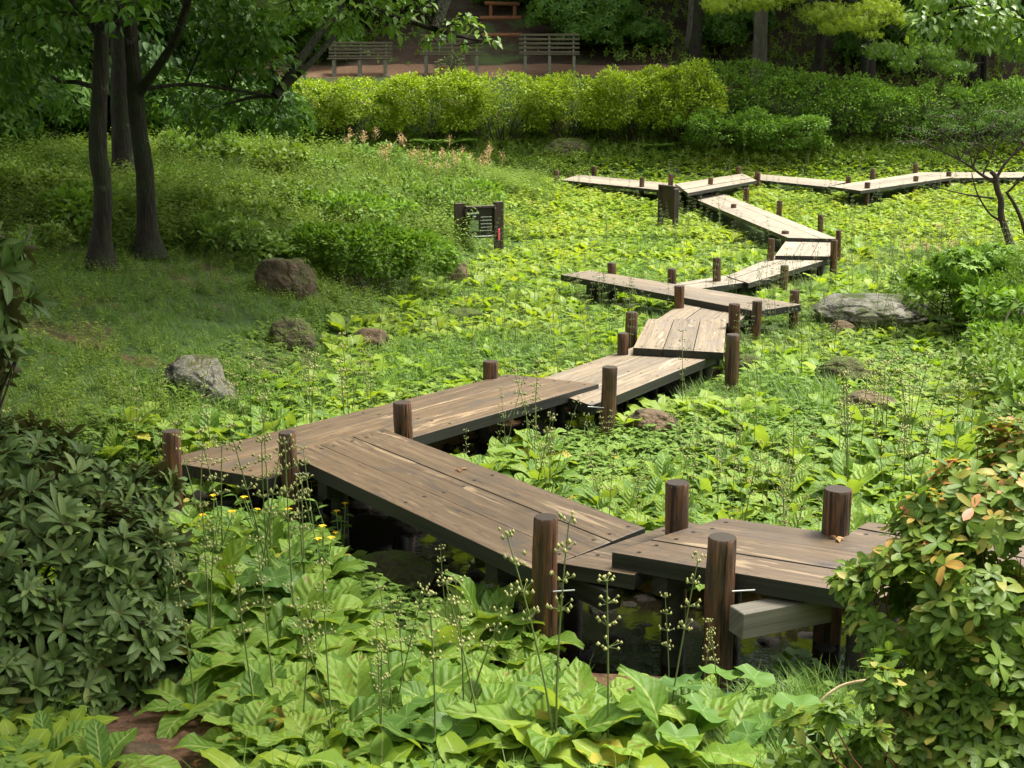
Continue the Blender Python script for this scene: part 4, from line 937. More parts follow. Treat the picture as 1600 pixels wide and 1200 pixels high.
for Y in (47.2, 50.5, 54, 58, 64, 72):
    for x in np.arange(-26, 27, 5.2 if Y < 60 else 6.5):
        xx, yy = x + rng.normal(0, 1.1), Y + rng.normal(0, 1.0)
        if -9.2 < xx < 4.2 and yy < 49.6: continue
        if -1.6 < xx < .9 and yy < 53: continue
        place(int(rng.integers(0, 4)), xx, yy, 'tall forest tree standing on the wooded slope behind the benches', rng.uniform(1.0, 1.45) * (1.45 if yy > 56 else 1))
# yellow green maple sprays: branches of a maple standing on the far right bank
ml = [whorl(5, .10, .034, 'lance', .0, .45, 2, 2, .1) for _ in range(4)]
mb = np.array([atY(1345, 150, 44.6)[0], 44.6, 0]); mb[2] = zg(mb[0], mb[1])
def spray(L): return [(*atY(a, b, Y), r, r * .8, r * .38) for a, b, Y, r in L]
tree('maple_tree', 'maple with bright yellow green sprays hanging into the top right', [mb, mb + [.1, 0, 2.5], mb + [0, -.3, 5], mb + [.2, -.6, 7]], [.16, .13, .1, .05], [],
     spray([(1290, 22, 43, 1.0), (1345, 35, 42.6, .9), (1370, 12, 42.6, .9), (1300, 45, 42.6, .5), (1360, 55, 42.4, .4), (1130, 8, 43, .8), (1190, 4, 43, .8), (1230, -6, 43, .7), (1410, 30, 42.5, .5), (1425, 62, 42.3, .3)]) + spray([(1300, -60, 43, 1.5), (1200, -60, 43.5, 1.4)]), 5200, ml, 'maple', 'bark', seed=60, gap=.12, depth=.4, droop=.15, fs=2)
tree('maple_tree', 'shaded maple spreading flat layered sprays over the dark bushes at right', [(mb[0] + 4.2, 45, zg(mb[0] + 4.2, 45)), (mb[0] + 4.0, 44.6, 4.2), (mb[0] + 3.6, 44, 6.5)], [.12, .1, .05], [],
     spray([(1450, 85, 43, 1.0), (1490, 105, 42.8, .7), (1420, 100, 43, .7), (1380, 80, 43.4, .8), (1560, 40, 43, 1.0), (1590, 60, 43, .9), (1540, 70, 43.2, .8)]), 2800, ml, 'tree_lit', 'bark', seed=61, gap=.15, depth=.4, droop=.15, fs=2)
# big leaved branch at the top right corner, from a tree leaning in from the right bank
Yr = 19.0; x0 = atY(1680, 300, Yr)[0]
tree('leafy_tree', 'tree leaning in at the top right corner with a branch of large dull leaves', [(x0, Yr, zg(x0, Yr)), atY(1660, 150, Yr), atY(1600, 20, Yr), atY(1560, -120, Yr)], [.16, .13, .1, .06], [([atY(1610, 40, Yr), atY(1560, 5, Yr - .3), atY(1500, 10, Yr - .6), atY(1440, 30, Yr - .8)], .035, .01)],
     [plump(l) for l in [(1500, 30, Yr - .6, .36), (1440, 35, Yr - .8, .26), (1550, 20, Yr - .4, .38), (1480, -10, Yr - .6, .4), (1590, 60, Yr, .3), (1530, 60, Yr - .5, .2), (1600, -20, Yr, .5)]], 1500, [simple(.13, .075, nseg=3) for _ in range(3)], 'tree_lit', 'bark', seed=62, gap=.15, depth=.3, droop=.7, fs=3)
# gnarled small tree on the right bank
G0 = atg(1585, 402); Y = G0[1]
q = lambda a, b, d=0: atY(a, b, Y + d)
tree('gnarled_tree', 'small gnarled tree with black twisting branches and sparse fine leaves', [G0, q(1572, 360), q(1562, 335), q(1566, 312), q(1556, 295), q(1557, 275), q(1548, 268)], [.075, .066, .06, .057, .053, .047, .038],
     [([q(1557, 285), q(1535, 275), q(1520, 262), q(1500, 250), q(1470, 235), q(1420, 212)], 0.0330, 0.0078), ([q(1557, 278), q(1570, 255), q(1600, 225), q(1640, 200)], 0.0330, 0.0104), ([q(1553, 310), q(1520, 306), q(1490, 300), q(1440, 285)], 0.0210, 0.0065), ([q(1610, 390, .2), q(1597, 345, .2), q(1585, 318, .2), q(1572, 300, .1)], 0.0450, 0.0260), ([q(1575, 300, .1), q(1600, 275), q(1640, 250)], 0.0240, 0.0078),
      *[([q(*s_), q(s_[0] + rng.uniform(-50, 40), s_[1] - rng.uniform(15, 35)), q(s_[0] + rng.uniform(-90, 60), s_[1] - rng.uniform(35, 75))], .012, .003) for s_ in ((1535, 275), (1500, 250), (1470, 235), (1570, 255), (1600, 225), (1530, 235), (1550, 240), (1520, 262), (1490, 220), (1440, 225), (1585, 215), (1510, 240)) for _ in (0, 1)],
      ([q(1572, 350), q(1545, 335), q(1525, 300), q(1518, 270)], 0.0240, 0.0078), ([q(1520, 262), q(1530, 235), q(1528, 200)], 0.0180, 0.0052), ([q(1535, 275), q(1550, 240), q(1580, 200)], 0.0180, 0.0052), ([q(1500, 250), q(1490, 220), q(1460, 195)], 0.0150, 0.0052), ([q(1470, 235), q(1440, 225), q(1400, 222)], 0.0120, 0.0039)],
     [(*q(a, b, d), r * 1.7, r * 1.5, r * .42) for a, b, d, r in [(1440, 205, 0, .38), (1490, 200, .2, .4), (1540, 195, .3, .4), (1590, 190, 0, .4), (1415, 222, -.2, .22), (1520, 225, -.3, .35), (1600, 220, .3, .35), (1560, 175, .4, .3), (1480, 180, .5, .28), (1640, 180, 0, .5)]], 5200, [simple(.036, .016)], 'tree', 'twig', seed=63, gap=.50, depth=.6, droop=.0, sides=10, fs=7)

def conifer(x, y, h, r, label, seed):
    b = np.array([x, y, float(zg(x, y)) - .1]); t = empty('conifer_tree', Vector(b), label, 'tree', 'dark conifers behind the front trunks')
    g = Geo(); g.tube([b, b + [0, 0, h * .5], b + [.05, 0, h]], [.22, .15, .03], 12, rough=.1); f = Geo()
    tp = [leaf(.34, .16, 'lance', 3, 2, .0, .9, .35) for _ in range(4)]
    for k in range(64):
        u = (k + .5) / 64; z = h * (.03 + .95 * u); R = r * (1 - u) ** .75 + .15; a = k * 2.4 + rng.normal(0, .3)
        e = b + [R * math.cos(a), R * math.sin(a), z - .28 * R]; s = b + [0, 0, z]; C = curve(s, e, 7, .06, .02); g.tube(C, np.linspace(.03, .006, 7), 5)
        n = int(70 * R + 10); w = rng.random(n) ** .6; P = np.stack([np.interp(w, np.linspace(0, 1, 7), C[:, i]) for i in range(3)], 1) + rng.normal(0, .10 + .05 * R, (n, 3)) * [1, 1, .6]
        D = np.tile((e - s) / np.linalg.norm(e - s), (n, 1)) + rng.normal(0, .35, (n, 3)); put_leaves(f, tp, P, D, .55, .4, .5, 1.1, upb=1)
    local(g.build('trunk', M['bark'], t), b); local(f.build('crown', M['conifer'], t), b); LAND.append((label, x, y))
for i, (x, y, h, r, l) in enumerate([(-8.3, 36.5, 9, 2.3, 'dark drooping conifer at the left end of the clipped hedge'), (-9.6, 33.5, 10, 2.6, 'dark conifer seen just right of the front trunks'), (-12.8, 32.5, 10, 2.7, 'dark conifer filling the gap behind the front trunks'), (-11.2, 38.5, 11, 2.8, 'dark conifer deep behind the leftmost bench hedge'), (-16.5, 31, 11, 3.0, 'dark conifer at the far left picture edge'), (-15, 37, 12, 3.0, 'dark conifer deep in the shade behind the thick dim trunk')]): conifer(x, y, h, r, l, i)

# understorey of the wooded slope and the foot of the hedge
def slope_cover():
    g = Geo(); n = 26000; y = rng.uniform(46.5, 66, n); x = rng.uniform(-24, 26, n)
    ok = (rng.random(n) < np.where(x > 3.2, .75, np.where(x < -4.5, .6, .09))) & ~((np.abs(x + .3) < 1.1) & (y < 53))
    x, y = x[ok], y[ok]; P = np.stack([x, y, zg(x, y) + rng.uniform(.05, .5, len(x))], 1); D = rng.normal(size=P.shape); D[:, 2] = np.abs(D[:, 2]) * .3
    put_leaves(g, [whorl(4, .16, .08, 'ovate', .2, .5, 2, 2) for _ in range(4)], P, D, .1, .6, .7, 1.3, upb=1)
    n = 9000; y = rng.uniform(40.6, 43, n); x = rng.uniform(-13, 14, n); P = np.stack([x, y, zg(x, y) + rng.uniform(.0, .35, n)], 1); D = rng.normal(size=P.shape); D[:, 2] = np.abs(D[:, 2]) * .3
    put_leaves(g, [whorl(4, .10, .05, 'ovate', .2, .5, 2, 2) for _ in range(4)], P, D, .1, .6, .7, 1.3, upb=1)
    tag(g.build('slope_undergrowth', M['herb_dark']), 'dark undergrowth on the wooded slope and below the hedge', 'plants', kind='stuff')
slope_cover()
pb = None
def slope_bushes():
    b = [whorl(5, .15, .06, 'lance', .2, .6, 2, 2) for _ in range(4)]
    K = 'evergreen shrubs on the shaded slope'
    lst = [(880, 45, 47.6, 1.3, 'dark evergreen shrub behind the right bench'), (940, 60, 48.0, 1.4, 'dark evergreen shrub right of the right bench'), (1000, 75, 47.6, .9, 'low spreading dark shrub at the end of the bench path'), (850, 15, 50, 1.6, 'dark evergreen shrub right of the reddish rails'), (930, 10, 51, 1.8, 'large dark shrub high above the right bench'),
           (640, 15, 50, 1.5, 'dark shrub left of the reddish rails'), (560, 40, 48.8, 1.1, 'dark shrub behind the leftmost bench'), (470, 60, 46.8, 1.5, 'dark shrub left of the leftmost bench'), (400, 150, 38, 1.6, 'dark drooping shrub at the left end of the hedge'), (340, 170, 34, 1.4, 'dark shrub behind the front trunks'), (60, 190, 31, 1.6, 'dark shrub beneath the thick dim trunk'), (250, 180, 33, 1.4, 'dark shrub between the trunks'), (-40, 190, 29, 1.6, 'dark shrub at the left picture edge in deep shade'), (1130, 60, 49, 1.3, 'dark shrub behind the pale twin trunks'), (1400, 100, 48, 1.5, 'dark shrub behind the shaded maple'), (1500, 60, 50, 1.8, 'dark shrub high on the right slope')]
    first = None
    for px, py, Y, r, lab in lst:
        c = atY(px, py, Y); z = float(zg(c[0], Y)); c[2] = z
        if first is None:
            lumps = [(c[0] + rng.normal(0, .5), Y + rng.normal(0, .4), z + rng.uniform(.4, 1.0), rng.uniform(.5, .9), rng.uniform(.5, .8), rng.uniform(.4, .7)) for _ in range(7)]
            first = shrub('evergreen_shrub', lab, 'shrub', c, lumps, 1500, b, 'tree', K, stems=8, gap=.2, depth=.25); fr = r; o = first; first.scale = (r,) * 3
        else:
            o = copy_tree(first); o.location = c; o.scale = (r, r, r * rng.uniform(.8, 1.1)); o.rotation_euler = (0, 0, rng.random() * 6.28); tag(o, lab)
slope_bushes()

# ------------------------------------------------------------------ single plants with a look of their own
def butterbur(px, py, label, n=7, s=1.0, h=.34):
    b = atg(px, py); t = empty('butterbur_plant', Vector(b), label, 'plant')
    for i in range(n):
        az = i * 2.4 + rng.normal(0, .3); H = h * rng.uniform(.6, 1.1) * s; R = rng.uniform(.06, .24) * s; e = np.array([R * math.cos(az), R * math.sin(az), H])
        g = Geo(); k = 10; th = np.linspace(0, 2 * PI, 25)[:-1]; r = .125 * s * rng.uniform(.75, 1.15)
        rad = r * (1 - .55 * np.exp(-((th - PI) / .32) ** 2)) * (1 + .03 * np.sin(th * 9))
        V = [[0, 0, 0]]; A = [[0, 0, .4]]; F = []; rr = rng.random()
        for q in (.5, 1.0):
            for a_, rd in zip(th, rad): V.append([rd * q * math.cos(a_), rd * q * math.sin(a_), .10 * r * q * math.sin(a_ * 5 + i) * q + .12 * r * q]); A.append([math.sin(a_ * 3.5) * .9 + .1, q, rr])
        for j in range(24): F.append([0, 1 + j, 1 + (j + 1) % 24, 1 + (j + 1) % 24]); F.append([1 + j, 25 + j, 25 + (j + 1) % 24, 1 + (j + 1) % 24])
        V = np.array(V); tl_ = rng.uniform(.1, .5); c, s_ = math.cos(tl_), math.sin(tl_); V = V @ np.array([[c, 0, -s_], [0, 1, 0], [s_, 0, c]]); v, _, _ = xf((V, None, None), az)
        g.add(v + e, F, A); g.build('leaf_blade', M['round'], t)
    g = Geo()
    for i in range(n): pass
    for ch in [c for c in t.children]:
        co = np.array([v.co[:] for v in ch.data.vertices][0]); g.tube(curve((0, 0, -.02), co, 6, .03, .02), np.linspace(.006, .004, 6), 5)
    g.build('leaf_stalk', M['stem'], t); LAND.append((label, b[0], b[1]))
butterbur(435, 985, 'round leaved butterbur clump near the yellow flowers in front left', 12, .85, .42)
butterbur(1060, 1195, 'large pale round butterbur leaves at the bottom right of the front bed', 4, 1.0, .26)
butterbur(1110, 1150, 'round butterbur leaves beside the thick red-brown post', 4, .9, .34)
butterbur(1240, 1075, 'small round leaved clump under the grey beam end', 5, .7, .28)
butterbur(905, 1110, 'round leaved clump at the stream edge beside the knotty post', 5, .6, .2)
butterbur(1230, 1200, 'yellowish round leaves at the bottom edge before the lawn', 5, .9, .22)
butterbur(700, 1190, 'glossy round leaves low at the bottom edge of the front bed', 8, .85, .26)
butterbur(890, 1190, 'mid green round leaves at the bottom edge below the knotty post', 8, .8, .24)

def jewelweed(px, py, label):
    b = atg(px, py); t = empty('yellow_flowered_plant', Vector(b), label, 'plant', 'yellow flowered plants in the front bed'); g = Geo(); tips = []
    for s_ in range(6):
        az = rng.random() * 6.28; H = rng.uniform(.3, .55); le = rng.uniform(.1, .45); u = np.linspace(0, 1, 6); P = np.stack([le * H * u * math.cos(az), le * H * u * math.sin(az), H * u], 1); tips.append(P[-1]); g.tube(P, np.linspace(.005, .003, 6), 5)
        for q in range(9):
            k = .25 + .75 * q / 8; c = [np.interp(k, u, P[:, i]) for i in range(3)]; L = rng.uniform(.07, .11); g.add(*xf(leaf(L, L * .45, 'ovate', 4, 2, rng.uniform(-.2, .4), .5, .2), q * 2.4 + az, c))
    g.build('foliage', M['herb'], t)
    for c in tips[:3]:
        g = Geo()
        for q in range(4): g.add(*xf(leaf(.03, .024, 'round', 3, 2, .6, .9, .3), q * 1.57, c + np.array([0, 0, .03])))
        g.tube([c, c + np.array([0, 0, .03])], [.002, .002], 4)
        g.build('flower', M['petal'], t)
    LAND.append((label, b[0], b[1]))
for a, b_, l in [(535, 905, 'rightmost'), (505, 925, 'second from right'), (330, 905, 'leftmost'), (478, 850, 'tallest'), (420, 880, 'middle')]:
    jewelweed(a, b_, f'leafy plant with small yellow flowers in front of the brown decks, {l}')

def astilbe(px, py, label, group, s=1.0):
    b = atg(px, py); t = empty('astilbe_plant', Vector(b), label, 'plant', group); g = Geo(); p = Geo()
    for q in range(7):
        az = rng.random() * 6.28; H = rng.uniform(.55, .95) * s; le = rng.uniform(.05, .35); e = np.array([le * math.cos(az), le * math.sin(az), H]); C = curve((0, 0, 0), e, 6, 0, .03); g.tube(C, np.linspace(.005, .003, 6), 4)
        for j in range(8):
            c = C[rng.integers(1, 4)]; L = rng.uniform(.08, .14) * s; g.add(*xf(leaf(L, L * .5, 'ovate', 2, 2, rng.uniform(0, .6), .6, .2), rng.random() * 6.28, c))
        if q < 3:
            for j in range(34):
                u = rng.random(); c = e + np.array([0, 0, (u - .3) * .24 * s]) + rng.normal(0, .03, 3) * s; r = .15 * s * (1 - u) + .02; a = rng.random() * 6.28; p.add(*xf(leaf(r, .016 * s, 'lance', 2, 1, .6, .4, 0), a, c))
            p.tube(e + np.outer(np.linspace(-.12, .18, 4) * s, [0, 0, 1]), [.007 * s, .007 * s, .005 * s, .003], 5)
            p.build('plume', M['plume'], t); p = Geo()
    g.build('foliage', M['herb'], t); LAND.append((label, b[0], b[1]))
for i, (a, b_) in enumerate([(545, 262), (575, 275), (640, 285), (665, 290), (690, 283), (705, 295), (735, 290), (752, 300), (770, 292), (600, 290), (620, 275), (690, 300)]):
    astilbe(a, b_, 'pink plumed plant among bright herbs left of the sign', 'pink plumed plants behind the sign', 1.0)
for i, (a, b_) in enumerate([(1425, 430), (1455, 415), (1480, 425), (1440, 455), (1560, 385), (1470, 385)]):
    astilbe(a, b_, 'faded pink plumed plant on the right bank above the grey slab', 'faded pink plumed plants on the right bank', .55)

def fern(px, py, label, L=.6, n=11):
    b = atg(px, py); t = Geo()
    for i in range(n):
        az = i * 2.4 + rng.normal(0, .2); u = np.linspace(0, 1, 9); ang = 1.1 - 1.3 * u; X = np.concatenate([[0], np.cumsum(np.cos(ang[1:]))]) * L / 8; Z = np.concatenate([[0], np.cumsum(np.sin(ang[1:]))]) * L / 8
        P = np.stack([X * math.cos(az), X * math.sin(az), Z], 1); t.tube(P, np.linspace(.004, .002, 9), 4)
        for q in range(22):
            k = .12 + .88 * q / 21; c = [np.interp(k, u, P[:, j]) for j in range(3)]; l = L * .22 * math.sin(PI * min(k * .8 + .12, 1)) + .01
            for sd in (-1, 1): t.add(*xf(leaf(l, l * .24, 'lance', 2, 1, -.1, .3, 0), az + sd * 1.25, c))
    o = t.build('fern', M['bush']); o.location = b; tag(o, label, 'fern', 'ferns'); LAND.append((label, b[0], b[1]))
fern(1510, 520, 'fern on the right bank beside the grey slab boulder', .5)
fern(690, 240, 'pale fern at the foot of the hedge', 1.3, 14); fern(1020, 240, 'fern at the foot of the hedge right of the mossy boulder', .9)

def single(px, py, s, label, seed, nl=10, yellow=0, stalks=1):
    b = atg(px, py); g = rosette(nl, .40 * s, .15 * s, .95, up=(.55, 1.2), res=(14, 4), tooth=.05)
    for q in range(yellow): g.add(*xf(leaf(.34 * s, .13 * s, 'obov', 12, 4, -.1, .5, .1, .08, .05, rng.uniform(.93, .97)), -1.3 + q * .7 + rng.normal(0, .2)))
    o = g.build('primrose_plant', M['primrose']); o.location = b; tag(o, label, 'plant')
    for q in range(stalks):
        k = Geo(); stalk(k, rng.uniform(.75, 1.0), .08, 5, 0, 1); k.build('seed_stalk', [M['stem'], M['seed']], o)
    LAND.append((label, b[0], b[1]))
single(305, 1118, 1.15, 'lone primrose rosette with yellowed lower leaves on bare reddish soil', 1, 9, 3, 1)
single(75, 1195, 1.0, 'pale primrose rosette in the bottom left corner below the rhododendron', 2, 8, 0, 0)
single(160, 1215, .95, 'pale primrose rosette at the bottom edge left of bare soil', 3, 8, 0, 0)
single(775, 1000, .9, 'upright primrose at the stream edge left of the knotty post', 4, 6, 0, 0)
tree('leafy_tree', 'tall tree beside the photographer whose crown spreads over the near decks', [(5.2, 2.2, .8), (5.0, 2.6, 4), (4.6, 3.2, 8)], [.28, .2, .12], [([(5, 2.6, 4.5), (4, 4.2, 6.5), (2.5, 6, 7.4)], .09, .03)], [(x + rng.normal(0, .3), y + rng.normal(0, .3), 7.6 + rng.uniform(-.6, 1.4), 1.3, 1.3, .7) for x, y in ((1.6, 5.0), (2.6, 8.4), (.6, 7.0), (1.0, 9.2), (-.4, 5.2), (3.6, 10.5))], 3800, tb, 'tree', 'bark', seed=70, gap=.3)  # unseen tree, added so its crown dims the near decks

def bank_plants():
    tp = [simple(.11, .065, nseg=3) for _ in range(4)]; pr = []
    for v in range(3):
        lum = [(rng.normal(0, .28), rng.normal(0, .28), rng.uniform(.16, .34), rng.uniform(.22, .4), rng.uniform(.22, .4), rng.uniform(.14, .26)) for _ in range(6)]
        pr.append(shrub('bank_herb', 'x', 'plant', (0, 0, 0), lum, 620, tp, ['herb', 'bush', 'herb_dark'][v], 'leafy plants in the undergrowth of the left bank', stems=8, stem_r=.006, depth=.3, gap=.2, upb=1.0, fs=3))
    del LAND[-3:]; used = set()
    lab = ['pale leafy plant standing out of the undergrowth on the left bank', 'deep green leafy plant standing out of the undergrowth on the left bank', 'dull olive leafy plant standing out of the undergrowth on the left bank']
    for px, py in [(20, 300), (70, 260), (110, 330), (60, 380), (250, 270), (290, 330), (330, 250), (370, 300), (340, 380), (400, 350), (430, 260), (470, 310), (500, 260), (520, 335), (560, 300), (610, 330), (640, 280), (585, 250), (660, 320), (690, 260), (30, 235), (280, 240), (420, 400), (720, 300)]:
        v = int(rng.integers(0, 3)); o = pr[v] if v not in used else copy_tree(pr[v]); used.add(v); b = atg(px, py + 14); s = rng.uniform(.7, 1.35)
        o.location = b; o.rotation_euler = (0, 0, rng.random() * 6.28); o.scale = (s, s, s * rng.uniform(.8, 1.2)); o['label'] = lab[v]
    for px, py in [(1460, 500), (1540, 470), (1590, 500), (1540, 540), (1600, 560), (1640, 600), (1570, 600), (1660, 520), (1480, 470), (1600, 440), (1650, 450), (1700, 640), (1620, 660), (1690, 560)]:
        o = copy_tree(pr[int(rng.integers(0, 2))]); b = atg(px, py + 10); s = rng.uniform(.6, 1.1)
        o.location = b; o.rotation_euler = (0, 0, rng.random() * 6.28); o.scale = (s, s, s * rng.uniform(.9, 1.4)); o['label'] = 'low leafy plant on the right bank around the grey slab boulder'; o['group'] = 'leafy plants of the right bank'
bank_plants()

def leaf_on_deck(px, py, z, label):
    p = at(px, py, z); g = Geo()
    for i in range(3): g.add(*xf(leaf(.055, .03, 'ovate', 4, 2, .35, .9, .35, rnd=rng.random()), i * 1.9 + rng.random(), (rng.normal(0, .012), rng.normal(0, .012), .004)))
    o = g.build('fallen_leaf', M['deadleaf']); o.location = p; tag(o, label, 'leaf')
leaf_on_deck(1308, 842, .565, 'curled brown fallen leaves on the planks below the thick tan striped post')
leaf_on_deck(720, 735, .455, 'small brown fallen leaf on the long brown deck')
# ------------------------------------------------------------------ the primrose meadow
LAWN = [(1165, 1055), (1330, 1068), (1400, 1120), (1340, 1260), (1130, 1260)]
SOIL = [(150, 1085), (230, 1040), (390, 1035), (420, 1130), (340, 1260), (80, 1260), (140, 1130)]
JEWEL = [(265, 800), (420, 790), (590, 860), (560, 930), (470, 1000), (270, 1040), (240, 900)]
CARPET = [(690, 700), (800, 690), (1100, 660), (1280, 640), (1330, 720), (1100, 740), (960, 770), (840, 770)]
LAWN2 = [(1090, 590), (1330, 590), (1340, 650), (1060, 640)]
MIDGRASS = [(330, 640), (470, 560), (620, 545), (900, 500), (960, 560), (700, 590), (480, 650)]
MUD = [(850, 930), (1000, 920), (1330, 930), (1340, 1050), (1230, 1085), (1120, 1100), (1050, 1120), (960, 1100), (860, 1040)]
RPOLY = [(530, 870), (710, 880), (740, 1000), (640, 1040), (540, 1000)]
def meadow_mask(x, y):
    dl = -side(x, y, LA, LB); dr = side(x, y, RA, RB)
    lim = np.where(y < 12, .5, .25) + .5 * (vnoise(x * .9, y * .9, 21) - .5)
    return (dl < lim) & ((dr < .6) | (y > 21)) & (y < 43.0)
STONES_W = WET
def plant_meadow():
    # ---- individual plants
    protos = []
    for v in range(9):
        nl = [9, 11, 8, 12, 10, 9, 11, 8, 10][v]
        g = rosette(nl, .42, .185, 1.0, up=(.6, 1.35), res=(13, 4))
        o = g.build('primrose_plant', M['primrose'])
        if v % 3 == 1:
            for q in range(1 + (v == 4)):
                s = Geo(); stalk(s, rng.uniform(.5, .78), rng.uniform(.02, .2), 4, 0, 1); s.build('seed_stalk', [M['stem'], M['seed']], o)
        COL.objects.unlink(o)
        for c in o.children: COL.objects.unlink(c)
        protos.append(o)
    x, y, z, px, py = scatter(26000, 5.2, 43, 1.05, 1.25)
    ok = meadow_mask(x, y) & (WET(x, y) > .05) & off_decks(x, y, .16)
    ok &= ~inpoly(px, py, LAWN) & ~inpoly(px, py, SOIL) & ~inpoly(px, py, MUD) & ~inpoly(px, py, RPOLY)
    pr = rng.random(len(x)) * np.where(y < 10.5, 1.1, 1); cl = vnoise(x * .55, y * .55, 33)
    dens = np.where(inpoly(px, py, JEWEL), .18, np.where(inpoly(px, py, CARPET), .10, np.where(inpoly(px, py, LAWN2), .15, np.where(inpoly(px, py, MIDGRASS), .35, .75 + .5 * (cl - .35)))))
    ok &= pr < dens
    x, y, z, px, py = [a[ok] for a in (x, y, z, px, py)]
    # thin to a natural spacing
    keep = []; cell = {}
    for i in np.argsort(y):
        r = .21 if y[i] < 14 else .25
        kx, ky = int(x[i] / .3), int(y[i] / .3)
        if any((x[i] - x[j]) ** 2 + (y[i] - y[j]) ** 2 < r * r for a in (-1, 0, 1) for b in (-1, 0, 1) for j in cell.get((kx + a, ky + b), ())): continue
        cell.setdefault((kx, ky), []).append(i); keep.append(i)
    keep = np.array(keep); x, y, z, px, py = [a[keep] for a in (x, y, z, px, py)]
    vis = (px > 10) & (px < 1590) & (py > 150) & (py < 1215) & (~((px < 260) & (py > 820))) & (~((px > 1330) & (py > 880)))
    near = np.where(vis)[0][:300]; sel = np.zeros(len(x), bool); sel[near] = True
    land = [(l, a, b) for l, a, b in LAND if b < 22]
    looks = ['broad crinkled primrose', 'full primrose rosette', 'loose primrose', 'dense primrose clump', 'primrose with seed stalks', 'upright primrose', 'spreading primrose', 'small primrose', 'leafy primrose']
    for i in near:
        v = rng.integers(0, 9); o = copy_tree(protos[v])
        s = (.66 + .62 * float(vnoise(x[i] * .9, y[i] * .9, 91))) * rng.uniform(.88, 1.15)
        if y[i] < 9: s *= 1.1
        if 850 < px[i] < 1320 and py[i] < 1165: s *= .68
        if WET(x[i:i+1], y[i:i+1])[0] < .25: s *= .8
        o.location = (x[i], y[i], z[i] - .01); o.rotation_euler = (rng.normal(0, .08), rng.normal(0, .08), rng.random() * 6.28); o.scale = (s, s, s * rng.uniform(.9, 1.3))
        l, a, b = min(land, key=lambda q: math.hypot(q[1] - x[i], q[2] - y[i]))
        dx, dy = x[i] - a, y[i] - b
        rel = ('right of' if dx > 0 else 'left of') if abs(dx) > abs(dy) else ('behind' if dy > 0 else 'in front of')
        kind = 'with seed stalks' if v % 3 == 1 else 'without stalks'
        short = ' '.join(l.split()[:8]).rstrip(',')
        short = re.sub(r'\s+(with|a|an|the|of|in|and|at|by|to|on|beside|over|right|left|under|behind|below|front|where)$', '', re.sub(r'\s+(with|a|an|the|of|in|and|at|by|to|on|beside|over|right|left|under|behind|below|front|where)$', '', short))
        tag(o, f"primrose {kind} {rel} the {short}".replace(' in front of the nearest', ' at the nearest') , 'plant', 'broad leaved primroses in the wet meadow')
    # ---- the rest of the meadow as one mass
    tp = []
    for v in range(7):
        tp.append((rosette(8, .34, .16, 1.0, res=(6, 2), tooth=0, rn=(0, .85)).tpl(), rosette(7, .34, .17, 1.0, res=(4, 2), tooth=0, rn=(0, .9)).tpl()))
    g = Geo(); ii = np.where(~sel)[0]; var = rng.integers(0, 7, len(ii))
    for v in range(7):
        for far in (0, 1):
            k = ii[(var == v) & ((y[ii] > 15) == bool(far))]
            if not len(k): continue
            sc = rng.uniform(.8, 1.15, len(k)) * (.66 + .62 * vnoise(x[k] * .9, y[k] * .9, 91))
            pp = np.stack([x[k], y[k], z[k] - .01], 1)
            g.stamp(tp[v][far], pp, rotz(rng.random(len(k)) * 6.28, .1), sc, np.clip(rng.normal(.42, .25, len(k)), 0, .9))
    tag(g.build('primrose_meadow', M['primrose_far']), 'pale green broad leaved primroses filling the wet meadow beside the boardwalk', 'plants', kind='stuff')
    # ---- seed stalks standing over the meadow
    st = []
    for v in range(6):
        q = Geo(); stalk(q, rng.uniform(.55, .85), rng.uniform(.02, .22), 5, 0, 0, .0045, sides=3, seeds=6); st.append(q.tpl())
    g = Geo(); m = (y > 9) & (rng.random(len(x)) < np.where(y > 14, .32, .14) + .35 * ((vnoise(x * .4, y * .4, 44) > .5) & (y > 14) & (y < 30)))
    k = np.where(m)[0]; var = rng.integers(0, 6, len(k))
    for v in range(6):
        q = k[var == v]; g.stamp(st[v], np.stack([x[q], y[q], z[q]], 1), rotz(rng.random(len(q)) * 6.28, .06), rng.uniform(.7, 1.1, len(q)), rng.random(len(q)))
    tag(g.build('seed_stalk_stand', M['stem']), 'thin brownish seed stalks standing over the primrose meadow', 'plants', kind='stuff')
    for o in protos:
        for c in list(o.children): bpy.data.objects.remove(c)
        bpy.data.objects.remove(o)
plant_meadow()

